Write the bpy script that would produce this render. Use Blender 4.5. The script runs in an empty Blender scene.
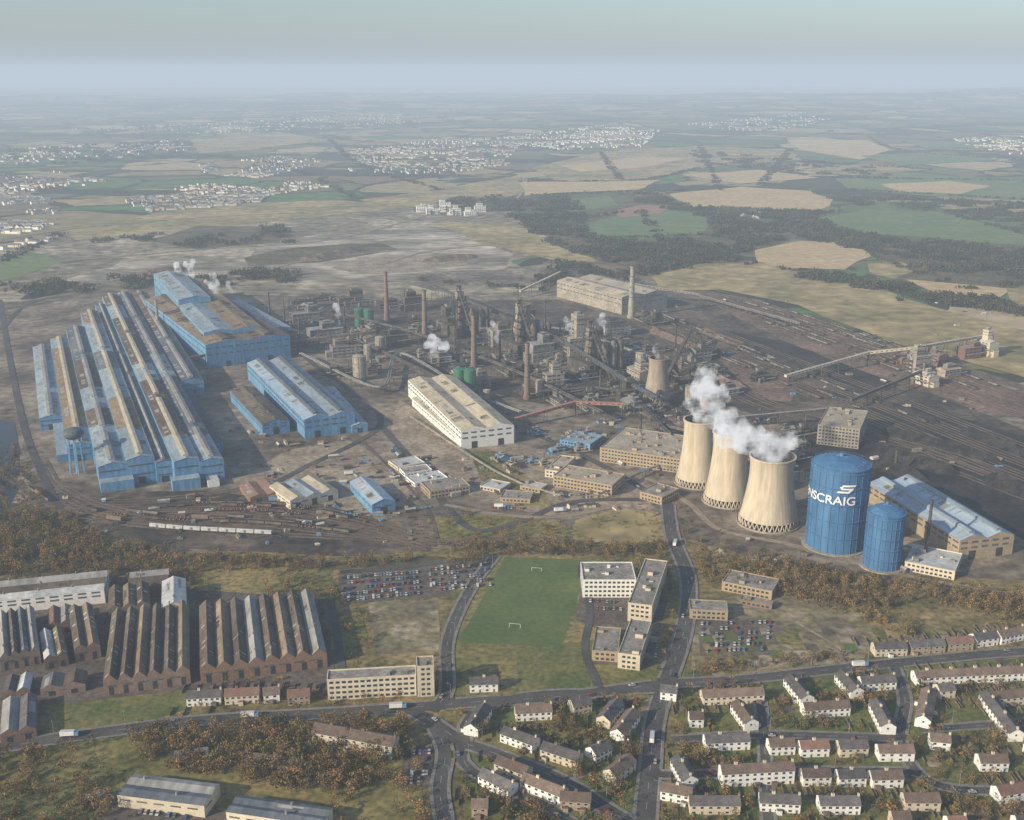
import bpy, math, random
from mathutils import Vector, Matrix, noise
from mathutils.geometry import tessellate_polygon
R=random.Random(11)
CH=350.0; FP=1100.0; PT=math.radians(16.9)
cp,sp=math.cos(PT),math.sin(PT)
scene=bpy.context.scene
def G(u,v,h=0.0):
    a=(u-512)/FP; b=-(v-410)/FP
    d=(a, cp+b*sp, -sp+b*cp)
    t=(CH-h)/(-d[2])
    return Vector((d[0]*t,d[1]*t,h))
def HT(y,v):
    return CH-y*math.tan(PT+math.atan((v-410)/FP))
# ---------------------------------------------------------------- materials
def newmat(name):
    m=bpy.data.materials.new(name); m.use_nodes=True
    nt=m.node_tree; nt.nodes.clear()
    out=nt.nodes.new('ShaderNodeOutputMaterial'); b=nt.nodes.new('ShaderNodeBsdfPrincipled')
    nt.links.new(b.outputs[0],out.inputs[0])
    return m,nt,b
def N(nt,t,**k):
    n=nt.nodes.new(t)
    for a,v in k.items(): setattr(n,a,v)
    return n
def M(name,c1,c2=None,scale=0.05,rough=0.85,coord='Object',fine=1.0,famt=0.35,stretch=(1,1,1),lo=0.38,hi=0.62,rand=0.0,metal=0.0,c3=None,spec=0.3):
    m,nt,b=newmat(name); L=nt.links.new
    if c2 is None: c2=tuple(x*0.75 for x in c1)
    if coord=='world':
        tw=lambda c: None if c is None else (c[0]*1.40,c[1]*1.30,c[2]*1.16)
        if name not in('asphalt','white_paint','pond_water','pavement','coal_stock_ground','coal_heap'): c1,c2,c3=tw(c1),tw(c2),tw(c3)
        g=N(nt,'ShaderNodeNewGeometry'); src=g.outputs['Position']
    else:
        g=N(nt,'ShaderNodeTexCoord'); src=g.outputs['Object']
    mp=N(nt,'ShaderNodeMapping'); mp.inputs['Scale'].default_value=stretch; L(src,mp.inputs[0])
    n1=N(nt,'ShaderNodeTexNoise'); n1.inputs['Scale'].default_value=scale; n1.inputs['Detail'].default_value=7; n1.inputs['Roughness'].default_value=0.6
    L(mp.outputs[0],n1.inputs['Vector'])
    cr=N(nt,'ShaderNodeValToRGB'); e=cr.color_ramp.elements
    e[0].position=lo; e[0].color=(*c1,1); e[1].position=hi; e[1].color=(*c2,1)
    if c3 is not None:
        q=e.new((lo+hi)/2); q.color=(*c3,1)
    L(n1.outputs[0],cr.inputs[0])
    n2=N(nt,'ShaderNodeTexNoise'); n2.inputs['Scale'].default_value=fine; n2.inputs['Detail'].default_value=4
    L(mp.outputs[0],n2.inputs['Vector'])
    mr=N(nt,'ShaderNodeMapRange'); mr.inputs[1].default_value=0.3; mr.inputs[2].default_value=0.7
    mr.inputs[3].default_value=1-famt; mr.inputs[4].default_value=1+famt
    L(n2.outputs[0],mr.inputs[0]); val=mr.outputs[0]
    if rand>0:
        oi=N(nt,'ShaderNodeObjectInfo'); m2=N(nt,'ShaderNodeMapRange'); m2.inputs[3].default_value=1-rand; m2.inputs[4].default_value=1+rand
        L(oi.outputs['Random'],m2.inputs[0])
        mu=N(nt,'ShaderNodeMath',operation='MULTIPLY'); L(val,mu.inputs[0]); L(m2.outputs[0],mu.inputs[1]); val=mu.outputs[0]
    vm=N(nt,'ShaderNodeVectorMath',operation='SCALE'); L(cr.outputs[0],vm.inputs[0]); L(val,vm.inputs['Scale'])
    L(vm.outputs[0],b.inputs['Base Color'])
    b.inputs['Roughness'].default_value=rough; b.inputs['Metallic'].default_value=metal
    b.inputs['Specular IOR Level'].default_value=spec
    return m
mt={}
W='world'
mt['grass']=M('rough_grass',(.085,.090,.030),(.21,.17,.075),.018,.95,W,.25,.45,c3=(.14,.13,.05))
mt['lawn']=M('lawn',(.062,.090,.027),(.14,.13,.05),.03,.95,W,.3,.35)
mt['pitch']=M('pitch_grass',(.064,.100,.032),(.088,.118,.042),.03,.95,W,.25,.15)
mt['scrub']=M('scrub_ground',(.075,.070,.030),(.22,.17,.085),.022,.95,W,.22,.5,c3=(.135,.115,.05))
mt['works']=M('works_ground',(.075,.064,.052),(.20,.175,.14),.012,.95,W,.09,.5,c3=(.125,.108,.088))
mt['works2']=M('works_yard',(.15,.128,.10),(.27,.23,.18),.03,.95,W,.2,.35)
mt['dark']=M('coal_ground',(.032,.028,.025),(.120,.098,.078),.016,.95,W,.12,.5,c3=(.062,.052,.043))
mt['black']=M('coal_stock_ground',(.016,.016,.016),(.048,.042,.037),.02,.95,W,.2,.45)
mt['rust']=M('ore_ground',(.085,.060,.048),(.18,.128,.10),.014,.95,W,.15,.45)
mt['moor']=M('moor_ground',(.10,.092,.064),(.29,.26,.20),.005,.95,W,.04,.5,c3=(.17,.152,.108))
mt['slag']=M('slag_ground',(.12,.11,.09),(.36,.33,.28),.009,.95,W,.06,.5,c3=(.20,.182,.148),stretch=(.5,1,1))
mt['tan']=M('stubble_field',(.33,.26,.14),(.39,.31,.185),.01,.95,W,.06,.2)
mt['tan2']=M('dry_pasture',(.15,.135,.060),(.29,.235,.125),.006,.95,W,.04,.4)
mt['gfield']=M('green_field',(.080,.130,.048),(.115,.15,.060),.006,.95,W,.04,.2)
mt['brown']=M('ploughed_field',(.20,.115,.08),(.23,.15,.105),.006,.95,W,.04,.2)
mt['wood']=M('woodland_floor',(.048,.046,.022),(.11,.09,.048),.02,.95,W,.1,.45)
mt['rubble']=M('rubble_ground',(.11,.098,.072),(.24,.205,.155),.03,.95,W,.2,.45,c3=(.15,.14,.075))
mt['asphalt']=M('asphalt',(.066,.061,.056),(.108,.10,.09),.04,.9,W,.5,.2)
mt['asph2']=M('asphalt_lot',(.065,.059,.052),(.115,.10,.085),.05,.9,W,.3,.35)
mt['track']=M('dirt_track',(.17,.145,.11),(.24,.205,.155),.04,.95,W,.3,.25)
mt['pave']=M('pavement',(.18,.165,.145),(.25,.23,.20),.2,.9,W,1,.2)
mt['paint']=M('white_paint',(.6,.6,.56),(.4,.4,.37),.5,.7,W)
mt['ballast']=M('rail_ballast',(.060,.046,.036),(.125,.096,.073),.03,.95,W,.4,.4)
mt['rail']=M('rail_steel',(.17,.13,.10),(.25,.20,.16),.1,.6,W)
mt['water']=M('pond_water',(.012,.014,.014),(.02,.022,.02),.05,.2,W)
mt['blueW']=M('blue_cladding',(.105,.245,.41),(.16,.31,.46),.05,.6,fine=.4,famt=.2,stretch=(1,1,.2))
mt['blueR']=M('blue_grey_roof',(.22,.28,.32),(.33,.385,.41),.04,.7,fine=.3,famt=.22,stretch=(1,.25,1))
mt['bluePR']=M('pale_blue_roof',(.37,.45,.51),(.29,.38,.46),.04,.65,fine=.3,famt=.15,stretch=(1,.25,1))
mt['blueD']=M('dark_slate_blue_roof',(.085,.10,.115),(.15,.165,.18),.04,.75,fine=.3,famt=.25,stretch=(1,.25,1))
mt['brnR']=M('brown_sheet_roof',(.19,.14,.088),(.28,.21,.135),.03,.85,fine=.3,famt=.25,stretch=(1,.3,1))
mt['dbrnR']=M('dark_brown_roof',(.085,.066,.050),(.15,.118,.088),.03,.85,fine=.3,famt=.3,stretch=(1,.3,1))
mt['creamR']=M('cream_sheet_roof',(.56,.48,.33),(.42,.36,.25),.04,.7,fine=.3,famt=.2,stretch=(1,.3,1))
mt['greyR']=M('grey_sheet_roof',(.24,.23,.21),(.34,.33,.30),.06,.75,fine=.3,famt=.25,stretch=(1,.3,1))
mt['palR']=M('pale_sheet_roof',(.58,.57,.54),(.42,.42,.40),.06,.65,fine=.3,famt=.2)
mt['slate']=M('slate_roof',(.095,.086,.084),(.15,.135,.125),.2,.75,fine=1.5,famt=.25,rand=.3)
mt['tileB']=M('brown_tile_roof',(.14,.100,.076),(.20,.145,.11),.2,.85,fine=1.5,famt=.25,rand=.3)
mt['tileR']=M('red_tile_roof',(.19,.11,.08),(.24,.145,.105),.2,.85,fine=1.5,famt=.25,rand=.25)
mt['flatR']=M('felt_flat_roof',(.21,.19,.16),(.32,.29,.245),.1,.9,fine=.5,famt=.3,rand=.15)
mt['flatT']=M('tan_flat_roof',(.33,.275,.20),(.43,.365,.27),.06,.9,fine=.4,famt=.25)
mt['white']=M('white_render',(.85,.83,.77),(.76,.74,.68),.3,.8,fine=1,famt=.1,rand=.08)
mt['cream']=M('cream_render',(.68,.59,.44),(.58,.50,.37),.15,.8,fine=.6,famt=.12,rand=.12)
mt['brick']=M('red_brown_brick',(.19,.13,.095),(.26,.18,.135),.2,.85,fine=1,famt=.18,rand=.15)
mt['brickO']=M('orange_brick',(.27,.165,.105),(.23,.145,.095),.1,.85,fine=.7,famt=.2)
mt['brickT']=M('buff_brick',(.43,.33,.215),(.35,.27,.175),.15,.85,fine=.7,famt=.15)
mt['glass']=M('window_glass',(.035,.042,.05),(.06,.07,.08),.4,.2,spec=.6)
mt['glassB']=M('glazed_band',(.07,.09,.10),(.13,.15,.16),.3,.3,spec=.5)
mt['plantD']=M('sooty_steel',(.058,.052,.046),(.125,.11,.095),.06,.8,fine=.3,famt=.4)
mt['plantG']=M('grey_steelwork',(.16,.155,.14),(.27,.26,.235),.06,.8,fine=.3,famt=.35)
mt['plantB']=M('brown_cladding',(.12,.095,.075),(.20,.16,.125),.06,.85,fine=.3,famt=.35)
mt['plantT']=M('dusty_concrete',(.38,.33,.26),(.27,.235,.185),.06,.85,fine=.3,famt=.28)
mt['green']=M('green_tank_paint',(.035,.19,.11),(.05,.15,.09),.1,.6,fine=.4,famt=.25)
mt['pinkC']=M('red_oxide_gallery',(.40,.19,.14),(.34,.17,.125),.1,.75)
mt['conc']=M('cooling_tower_concrete',(.58,.49,.36),(.42,.355,.26),.07,.85,fine=.4,famt=.15,stretch=(1,1,.12))
mt['concD']=M('old_cooling_tower_concrete',(.36,.30,.225),(.25,.21,.16),.07,.85,fine=.5,famt=.2,stretch=(1,1,.12))
mt['chimB']=M('chimney_brick',(.23,.155,.12),(.18,.125,.10),.08,.85,fine=.5,famt=.2,stretch=(1,1,.3))
mt['holder']=M('gasholder_blue',(.055,.155,.30),(.078,.185,.34),.05,.6,fine=.2,famt=.18,stretch=(1,1,.25))
mt['holdL']=M('gasholder_blue_rail',(.10,.22,.38),(.08,.19,.34),.1,.6)
mt['letter']=M('white_lettering',(.85,.85,.85),(.8,.8,.8),.5,.5,famt=.03)
mt['coal']=M('coal_heap',(.018,.017,.017),(.05,.044,.04),.1,.95,W,.5,.4)
mt['ore']=M('ore_heap',(.085,.060,.048),(.15,.11,.088),.06,.95,W,.3,.4)
mt['timber']=M('weathered_timber',(.13,.10,.07),(.19,.15,.11),.5,.9)
mt['tyre']=M('black_rubber',(.02,.02,.02),(.03,.03,.03))
mt['lampM']=M('galvanised_steel',(.35,.36,.37),(.3,.31,.32),rough=.5)
mt['bark']=M('tree_bark',(.16,.125,.085),(.22,.175,.13),1,.9)
for k,c in dict(lf1=(.27,.16,.060),lf2=(.13,.125,.042),lf3=(.37,.205,.065),lf4=(.070,.078,.032),lf5=(.28,.215,.075),lf6=(.20,.155,.10)).items():
    mt[k]=M('foliage_'+k,c,tuple(x*.7 for x in c),.5,.95,fine=2,famt=.3,rand=.35,spec=.1)
for k,c in dict(wf1=(.065,.068,.034),wf2=(.085,.080,.042),wf3=(.12,.10,.058)).items():
    mt[k]=M('woodland_foliage_'+k,c,tuple(x*.7 for x in c),.5,.95,fine=2,famt=.3,rand=.35,spec=.1)
carcols=[(.33,.035,.03),(.60,.58,.54),(.05,.08,.20),(.28,.28,.28),(.04,.04,.045),(.45,.40,.30),(.10,.17,.10),(.13,.22,.38),(.26,.08,.05),(.30,.27,.23),(.50,.49,.46)]
carm=[M('car_paint_%d'%i,c,tuple(x*.92 for x in c),1,.35,famt=.04,spec=.5) for i,c in enumerate(carcols)]
def countryside():
    m,nt,b=newmat('countryside_ground'); L=nt.links.new
    g=N(nt,'ShaderNodeNewGeometry')
    nz=N(nt,'ShaderNodeTexNoise'); nz.inputs['Scale'].default_value=.0012; nz.inputs['Detail'].default_value=4
    L(g.outputs['Position'],nz.inputs['Vector'])
    off=N(nt,'ShaderNodeVectorMath',operation='MULTIPLY_ADD'); L(nz.outputs['Color'],off.inputs[0]); off.inputs[1].default_value=(520,520,0); L(g.outputs['Position'],off.inputs[2])
    mp=N(nt,'ShaderNodeMapping'); mp.inputs['Scale'].default_value=(.8,.6,0); mp.inputs['Rotation'].default_value=(0,0,.35); L(off.outputs[0],mp.inputs[0])
    v=N(nt,'ShaderNodeTexVoronoi'); v.inputs['Scale'].default_value=.0042; L(mp.outputs[0],v.inputs['Vector'])
    v2=N(nt,'ShaderNodeTexVoronoi',feature='DISTANCE_TO_EDGE'); v2.inputs['Scale'].default_value=.0042; L(mp.outputs[0],v2.inputs['Vector'])
    sx=N(nt,'ShaderNodeSeparateColor'); L(v.outputs['Color'],sx.inputs[0])
    cr=N(nt,'ShaderNodeValToRGB'); cr.color_ramp.interpolation='CONSTANT'
    cols=[(0,(.17,.155,.070)),(.16,(.34,.27,.14)),(.30,(.12,.15,.06)),(.46,(.42,.33,.19)),(.56,(.20,.15,.095)),(.66,(.10,.17,.06)),(.80,(.27,.22,.11)),(.92,(.08,.08,.04))]
    e=cr.color_ramp.elements; e[0].color=(*cols[0][1],1); e[1].position=cols[1][0]; e[1].color=(*cols[1][1],1)
    for p,c in cols[2:]:
        q=e.new(p); q.color=(*c,1)
    L(sx.outputs[0],cr.inputs[0])
    n2=N(nt,'ShaderNodeTexNoise'); n2.inputs['Scale'].default_value=.02; n2.inputs['Detail'].default_value=6; L(g.outputs['Position'],n2.inputs['Vector'])
    mr=N(nt,'ShaderNodeMapRange'); mr.inputs[1].default_value=.3; mr.inputs[2].default_value=.7; mr.inputs[3].default_value=.7; mr.inputs[4].default_value=1.3; L(n2.outputs[0],mr.inputs[0])
    sc=N(nt,'ShaderNodeVectorMath',operation='SCALE'); L(cr.outputs[0],sc.inputs[0]); L(mr.outputs[0],sc.inputs['Scale'])
    n4=N(nt,'ShaderNodeTexNoise'); n4.inputs['Scale'].default_value=.008; L(g.outputs['Position'],n4.inputs['Vector'])
    mh=N(nt,'ShaderNodeMapRange'); mh.inputs[1].default_value=.35; mh.inputs[2].default_value=.65; mh.inputs[3].default_value=0; mh.inputs[4].default_value=.08; L(n4.outputs[0],mh.inputs[0])
    lt=N(nt,'ShaderNodeMath',operation='LESS_THAN'); L(v2.outputs['Distance'],lt.inputs[0]); L(mh.outputs[0],lt.inputs[1])
    mx=N(nt,'ShaderNodeMix',data_type='RGBA'); L(lt.outputs[0],mx.inputs[0]); L(sc.outputs[0],mx.inputs[6]); mx.inputs[7].default_value=(.06,.06,.032,1)
    n3=N(nt,'ShaderNodeTexNoise'); n3.inputs['Scale'].default_value=.0016; n3.inputs['Detail'].default_value=8; n3.inputs['Roughness'].default_value=.65
    mpp=N(nt,'ShaderNodeMapping'); mpp.inputs['Scale'].default_value=(.6,1,1); L(g.outputs['Position'],mpp.inputs[0]); L(mpp.outputs[0],n3.inputs['Vector'])
    m3=N(nt,'ShaderNodeMapRange'); m3.inputs[1].default_value=.54; m3.inputs[2].default_value=.56; L(n3.outputs[0],m3.inputs[0])
    mx2=N(nt,'ShaderNodeMix',data_type='RGBA'); L(m3.outputs[0],mx2.inputs[0]); L(mx.outputs[2],mx2.inputs[6]); mx2.inputs[7].default_value=(.055,.055,.032,1)
    L(mx2.outputs[2],b.inputs['Base Color']); b.inputs['Roughness'].default_value=.95; b.inputs['Specular IOR Level'].default_value=.1
    return m
mt['country']=countryside()
# ---------------------------------------------------------------- mesh builder
class MB:
    def __init__(s): s.v=[];s.f=[];s.m=[];s.mats=[];s.M=None
    def mi(s,m):
        if isinstance(m,str): m=mt[m]
        if m not in s.mats: s.mats.append(m)
        return s.mats.index(m)
    def poly(s,pts,m):
        i=len(s.v)
        for p in pts:
            p=Vector(p)
            if s.M is not None: p=s.M@p
            s.v.append(p)
        s.f.append(tuple(range(i,i+len(pts)))); s.m.append(s.mi(m))
    def box(s,x0,x1,y0,y1,z0,z1,m,top=None,bot=False):
        top=top or m
        s.poly([(x0,y0,z0),(x1,y0,z0),(x1,y0,z1),(x0,y0,z1)],m)
        s.poly([(x1,y0,z0),(x1,y1,z0),(x1,y1,z1),(x1,y0,z1)],m)
        s.poly([(x1,y1,z0),(x0,y1,z0),(x0,y1,z1),(x1,y1,z1)],m)
        s.poly([(x0,y1,z0),(x0,y0,z0),(x0,y0,z1),(x0,y1,z1)],m)
        s.poly([(x0,y0,z1),(x1,y0,z1),(x1,y1,z1),(x0,y1,z1)],top)
        if bot: s.poly([(x0,y1,z0),(x1,y1,z0),(x1,y0,z0),(x0,y0,z0)],m)
    def rev(s,cx,cy,prof,m,n=20,cap=True):
        for k in range(n):
            a=2*math.pi*k/n; b=2*math.pi*(k+1)/n
            for (r0,z0),(r1,z1) in zip(prof,prof[1:]):
                s.poly([(cx+r0*math.cos(a),cy+r0*math.sin(a),z0),(cx+r0*math.cos(b),cy+r0*math.sin(b),z0),(cx+r1*math.cos(b),cy+r1*math.sin(b),z1),(cx+r1*math.cos(a),cy+r1*math.sin(a),z1)],m)
        if cap:
            r,z=prof[-1]
            s.poly([(cx+r*math.cos(2*math.pi*k/n),cy+r*math.sin(2*math.pi*k/n),z) for k in range(n)],m)
    def cyl(s,cx,cy,z0,z1,r0,r1,m,n=12): s.rev(cx,cy,[(r0,z0),(r1,z1)],m,n)
    def tube(s,p,q,r,m,n=6,r2=None):
        p=Vector(p);q=Vector(q); d=(q-p); 
        if d.length<1e-4: return
        d.normalize(); r2=r if r2 is None else r2
        a=d.cross(Vector((0,0,1))); 
        if a.length<.01: a=Vector((1,0,0))
        a.normalize(); b=d.cross(a)
        c=[(a*math.cos(t)+b*math.sin(t)) for t in [2*math.pi*k/n for k in range(n)]]
        for k in range(n):
            k2=(k+1)%n
            s.poly([p+c[k]*r,p+c[k2]*r,q+c[k2]*r2,q+c[k]*r2],m)
        s.poly([p+x*r for x in c],m); s.poly([q+x*r2 for x in c],m)
    def gable(s,x0,x1,y0,y1,z0,h,rise,wall,roof,axis='y',oh=.5,ends=True,sides=(1,1)):
        old=s.M
        if axis=='x':
            T=Matrix(((0,1,0,0),(1,0,0,0),(0,0,1,0),(0,0,0,1))); s.M=(old@T) if old is not None else T
            x0,x1,y0,y1=y0,y1,x0,x1
        xm=(x0+x1)/2
        if ends:
            s.poly([(x0,y0,z0),(x1,y0,z0),(x1,y0,h),(xm,y0,h+rise),(x0,y0,h)],wall)
            s.poly([(x1,y1,z0),(x0,y1,z0),(x0,y1,h),(xm,y1,h+rise),(x1,y1,h)],wall)
        if sides[0]: s.poly([(x0,y1,z0),(x0,y0,z0),(x0,y0,h),(x0,y1,h)],wall)
        if sides[1]: s.poly([(x1,y0,z0),(x1,y1,z0),(x1,y1,h),(x1,y0,h)],wall)
        k=rise/((x1-x0)/2)*oh; z=.12
        s.poly([(x0-oh,y0-oh,h-k+z),(xm,y0-oh,h+rise+z),(xm,y1+oh,h+rise+z),(x0-oh,y1+oh,h-k+z)],roof)
        s.poly([(xm,y0-oh,h+rise+z),(x1+oh,y0-oh,h-k+z),(x1+oh,y1+oh,h-k+z),(xm,y1+oh,h+rise+z)],roof)
        s.M=old
    def mesh(s,name,smooth=False):
        me=bpy.data.meshes.new(name); me.from_pydata([tuple(v) for v in s.v],[],s.f)
        for m in s.mats: me.materials.append(m)
        me.polygons.foreach_set('material_index',s.m)
        if smooth: me.polygons.foreach_set('use_smooth',[True]*len(s.f))
        me.update(); return me
    def obj(s,name,mtx=None,smooth=False,parent=None):
        me=s.mesh(name,smooth); return place(me,name,mtx,parent)
def place(me,name,mtx=None,parent=None):
    o=bpy.data.objects.new(name,me); scene.collection.objects.link(o)
    if mtx is not None: o.matrix_world=mtx
    if parent is not None: o.parent=parent
    return o
def empty(name):
    o=bpy.data.objects.new(name,None); scene.collection.objects.link(o); return o
def XY(x,y,z=0,rot=0,s=1): return Matrix.Translation((x,y,z))@Matrix.Rotation(rot,4,'Z')@Matrix.Scale(s,4)
def frame(A,B,C,h=0,long=False):
    a=G(*A,h);b=G(*B,h);c=G(*C,h)
    if long:
        y=(c-a); y.normalize(); x=Vector((y.y,-y.x,0)); w=(b-a).dot(x); d=(c-a).length
    else:
        x=(b-a); w=x.length; x.normalize(); y=Vector((-x.y,x.x,0)); d=(c-a).dot(y)
    m=Matrix(((x.x,y.x,0,a.x),(x.y,y.y,0,a.y),(0,0,1,0),(0,0,0,1)))
    return m,w,d
# ---------------------------------------------------------------- ground
def terr(x,y):
    d=math.hypot(x,y)
    k=min(1,max(0,(d-6500)/9000))
    return k*(noise.fractal(Vector((x*.00016,y*.00016,3.1)),1,2,5)*150+60)
def ground():
    xs=[];n=90
    for i in range(-n,n+1):
        t=i/n; xs.append(math.copysign(abs(t)**2.2,t)*45000)
    ys=[-3000,-1500,-600]+[ (j/130)**2.6*62000 for j in range(131)]
    v=[(x,y,terr(x,y)) for y in ys for x in xs]; nx=len(xs)
    f=[(j*nx+i,j*nx+i+1,(j+1)*nx+i+1,(j+1)*nx+i) for j in range(len(ys)-1) for i in range(nx-1)]
    me=bpy.data.meshes.new('ground'); me.from_pydata(v,[],f); me.materials.append(mt['country'])
    me.polygons.foreach_set('use_smooth',[True]*len(f)); place(me,'ground')
ground()
ZC=[0.0]; FZ=[.3]
def patch(name,px,mat,jit=2.5,step=12,far=False,world=False):
    P=[Vector(p) if world else G(*p) for p in px]
    out=[]
    for a,b in zip(P,P[1:]+P[:1]):
        d=(b-a); L=d.length; k=max(1,min(60,int(L/(step*(6 if far else 1)))))
        nrm=Vector((-d.y,d.x,0)); 
        if L>0: nrm.normalize()
        for i in range(k):
            t=i/k; p=a+d*t
            if jit>0:
                j=noise.noise(Vector((p.x*.03,p.y*.03,1)))*jit*(8 if far else 1)+noise.noise(Vector((p.x*.13,p.y*.13,5)))*jit*.6
                p=p+nrm*j
            out.append(p)
    if far: FZ[0]+=.03; z=FZ[0]
    else: ZC[0]+=.006; z=ZC[0]
    out=[Vector((p.x,p.y,z)) for p in out]
    tri=tessellate_polygon([out])
    me=bpy.data.meshes.new(name); 
    tr=[]
    for t in tri:
        a,b,c=[out[i] for i in t]
        if (b-a).cross(c-a).z<0: t=(t[0],t[2],t[1])
        tr.append(tuple(t))
    me.from_pydata([tuple(p) for p in out],[],tr); me.materials.append(mt[mat])
    return place(me,name)
patch('moorland',[(-250,310),(-100,262),(60,235),(200,212),(420,208),(520,212),(560,240),(520,262),(545,290),(400,300),(200,292),(60,300)],'moor',4,far=True)
patch('rough_pasture',[(60,232),(200,205),(340,200),(420,206),(300,218),(190,232),(80,240)],'tan2',4,far=True)
patch('slag_banks',[(215,268),(260,245),(330,232),(440,226),(500,242),(508,268),(420,282),(300,284)],'slag',6,far=True)
patch('slag_banks',[(60,282),(120,262),(210,258),(230,272),(150,284)],'slag',5,far=True)
patch('settling_pond',[(330,268),(360,258),(440,256),(470,264),(420,272),(360,275)],'works2',2,far=True)
patch('spoil_heap_ground',[(240,258),(300,246),(380,243),(400,250),(320,262),(250,266)],'wood',5,far=True)
patch('spoil_heap_ground',[(400,282),(430,272),(520,270),(545,286),(440,290)],'works',5,far=True)
patch('dark_heath',[(150,240),(200,225),(290,228),(280,243),(200,250)],'wood',4,far=True)
patch('meadow',[(0,262),(30,250),(62,262),(20,278),(-60,290),(-60,270)],'gfield',2,far=True)
patch('pasture_field',[(430,222),(520,225),(560,248),(600,262),(560,262),(490,245)],'tan2',3,far=True)
patch('pasture_field',[(440,190),(520,175),(525,192),(470,205),(380,210),(360,200)],'tan2',3,far=True)
patch('valley_floor',[(500,205),(580,192),(640,196),(690,212),(760,212),(860,212),(1024,238),(1250,260),(1250,330),(1024,292),(905,288),(870,250),(790,238),(730,262),(640,272),(560,246)],'wood',3,far=True)
for nm,pp,ma in [('green_field',[(583,224),(640,212),(680,206),(712,222),(700,234),(620,242),(585,238)],'gfield'),
 ('green_field',[(815,218),(870,210),(940,212),(1024,234),(1100,250),(1024,246),(930,238),(850,232)],'gfield'),
 ('green_field',[(835,178),(900,172),(1024,182),(1150,190),(1150,202),(1024,200),(930,196),(850,190)],'gfield'),
 ('stubble_field',[(668,194),(740,187),(810,191),(832,200),(820,212),(740,208),(690,207)],'tan'),
 ('stubble_field',[(752,250),(800,241),(850,243),(872,256),(845,270),(790,268),(755,262)],'tan'),
 ('stubble_field',[(866,262),(900,262),(918,270),(895,279),(872,274)],'tan2'),
 ('stubble_field',[(880,184),(950,181),(990,186),(960,194),(900,192)],'tan'),
 ('stubble_field',[(905,280),(1010,289),(1000,297),(935,294)],'tan'),
 ('stubble_field',[(1005,285),(1060,285),(1060,320),(1010,305)],'tan2'),
 ('rough_pasture',[(650,276),(700,264),(770,264),(860,282),(940,310),(1100,350),(1100,400),(1000,372),(900,345),(800,305),(720,290),(655,292)],'tan2'),
 ('ploughed_field',[(612,212),(640,205),(672,206),(660,214),(620,218)],'brown'),
 ('stubble_field',[(530,168),(600,152),(700,146),(790,150),(800,160),(700,168),(640,180),(560,182)],'tan2'),
 ('stubble_field',[(560,166),(640,157),(690,158),(640,168),(580,172)],'tan'),
 ('stubble_field',[(520,182),(600,182),(660,180),(640,190),(560,193),(525,196)],'tan'),
 ('stubble_field',[(780,136),(850,132),(890,150),(860,160),(800,150)],'tan'),
 ('stubble_field',[(190,140),(280,132),(330,140),(250,150),(200,154)],'tan2'),
 ('green_field',[(560,200),(610,196),(620,206),(575,212)],'gfield'),
 ('green_field',[(640,128),(720,122),(760,130),(700,138)],'gfield'),('green_field',[(900,140),(980,136),(1010,144),(930,150)],'gfield'),('green_field',[(860,156),(940,152),(1000,160),(900,166)],'gfield'),
 ('stubble_field',[(680,175),(760,170),(820,178),(740,184)],'tan'),
 ('stubble_field',[(800,170),(870,164),(930,170),(850,176)],'tan2')]:
    patch(nm,pp,ma,2,far=True)
WK=[(-300,560),(-300,300),(0,292),(150,283),(300,275),(420,280),(560,262),(660,282),(760,305),(900,345),(1024,385),(1300,470),(1300,640),(1024,585),(800,575),(690,545),(560,548),(430,552),(330,560),(180,560),(60,535)]
patch('works_ground',WK,'works',3)
patch('scrubland',[(-500,600),(-300,540),(60,520),(180,552),(430,548),(560,545),(690,540),(800,570),(1024,580),(1400,640),(1700,1100),(-900,1100)],'scrub',3)
patch('stockyard_ground',[(640,300),(700,300),(900,380),(1024,430),(1200,500),(1024,500),(860,450),(740,410),(650,345)],'dark',4)
patch('ore_yard_ground',[(700,290),(760,300),(1024,395),(1250,470),(1250,490),(1024,420),(850,370),(740,320)],'rust',4)
patch('ore_yard_ground',[(640,330),(700,340),(800,380),(790,402),(700,392),(650,358)],'rust',4)
patch('coal_yard_ground',[(800,470),(790,440),(850,408),(920,405),(1024,436),(1300,505),(1300,610),(1024,540),(900,490),(860,480)],'black',4)
patch('coal_yard_ground',[(720,330),(780,340),(900,385),(880,395),(800,370),(730,345)],'black',4)
patch('furnace_yard_ground',[(330,300),(560,300),(700,340),(760,400),(640,420),(520,400),(400,360),(300,330)],'dark',5)
patch('works_yard',[(290,450),(350,440),(400,470),(420,500),(370,520),(290,510),(240,500),(250,470)],'works2',3)
patch('works_yard',[(400,400),(460,445),(560,450),(640,480),(660,515),(560,520),(480,500),(420,470),(390,430)],'works2',3)
patch('spoil_ground',[(575,520),(620,508),(665,515),(668,545),(600,545),(570,535)],'tan2',2)
patch('grass_verge',[(425,520),(480,512),(560,522),(600,545),(480,548),(440,540)],'grass',2)
patch('grass_verge',[(470,450),(500,452),(530,480),(560,510),(520,505),(480,480)],'grass',2)
patch('works_yard',[(740,530),(800,540),(900,572),(960,572),(1010,560),(960,545),(800,520)],'works2',2)
patch('rail_yard_ground',[(20,470),(70,495),(200,490),(330,505),(430,535),(430,552),(330,556),(180,548),(60,525)],'dark',3)
patch('wooded_bank',[(-300,540),(0,500),(60,512),(180,552),(330,562),(430,556),(500,560),(470,572),(380,566),(200,580),(0,575),(-300,600)],'wood',3)
patch('rough_field',[(120,580),(180,560),(330,570),(340,600),(220,606),(130,590)],'grass',2)
patch('factory_yard',[(-100,590),(100,570),(200,590),(335,600),(335,690),(200,700),(100,700),(0,720),(-150,740)],'asph2',2)
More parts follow.
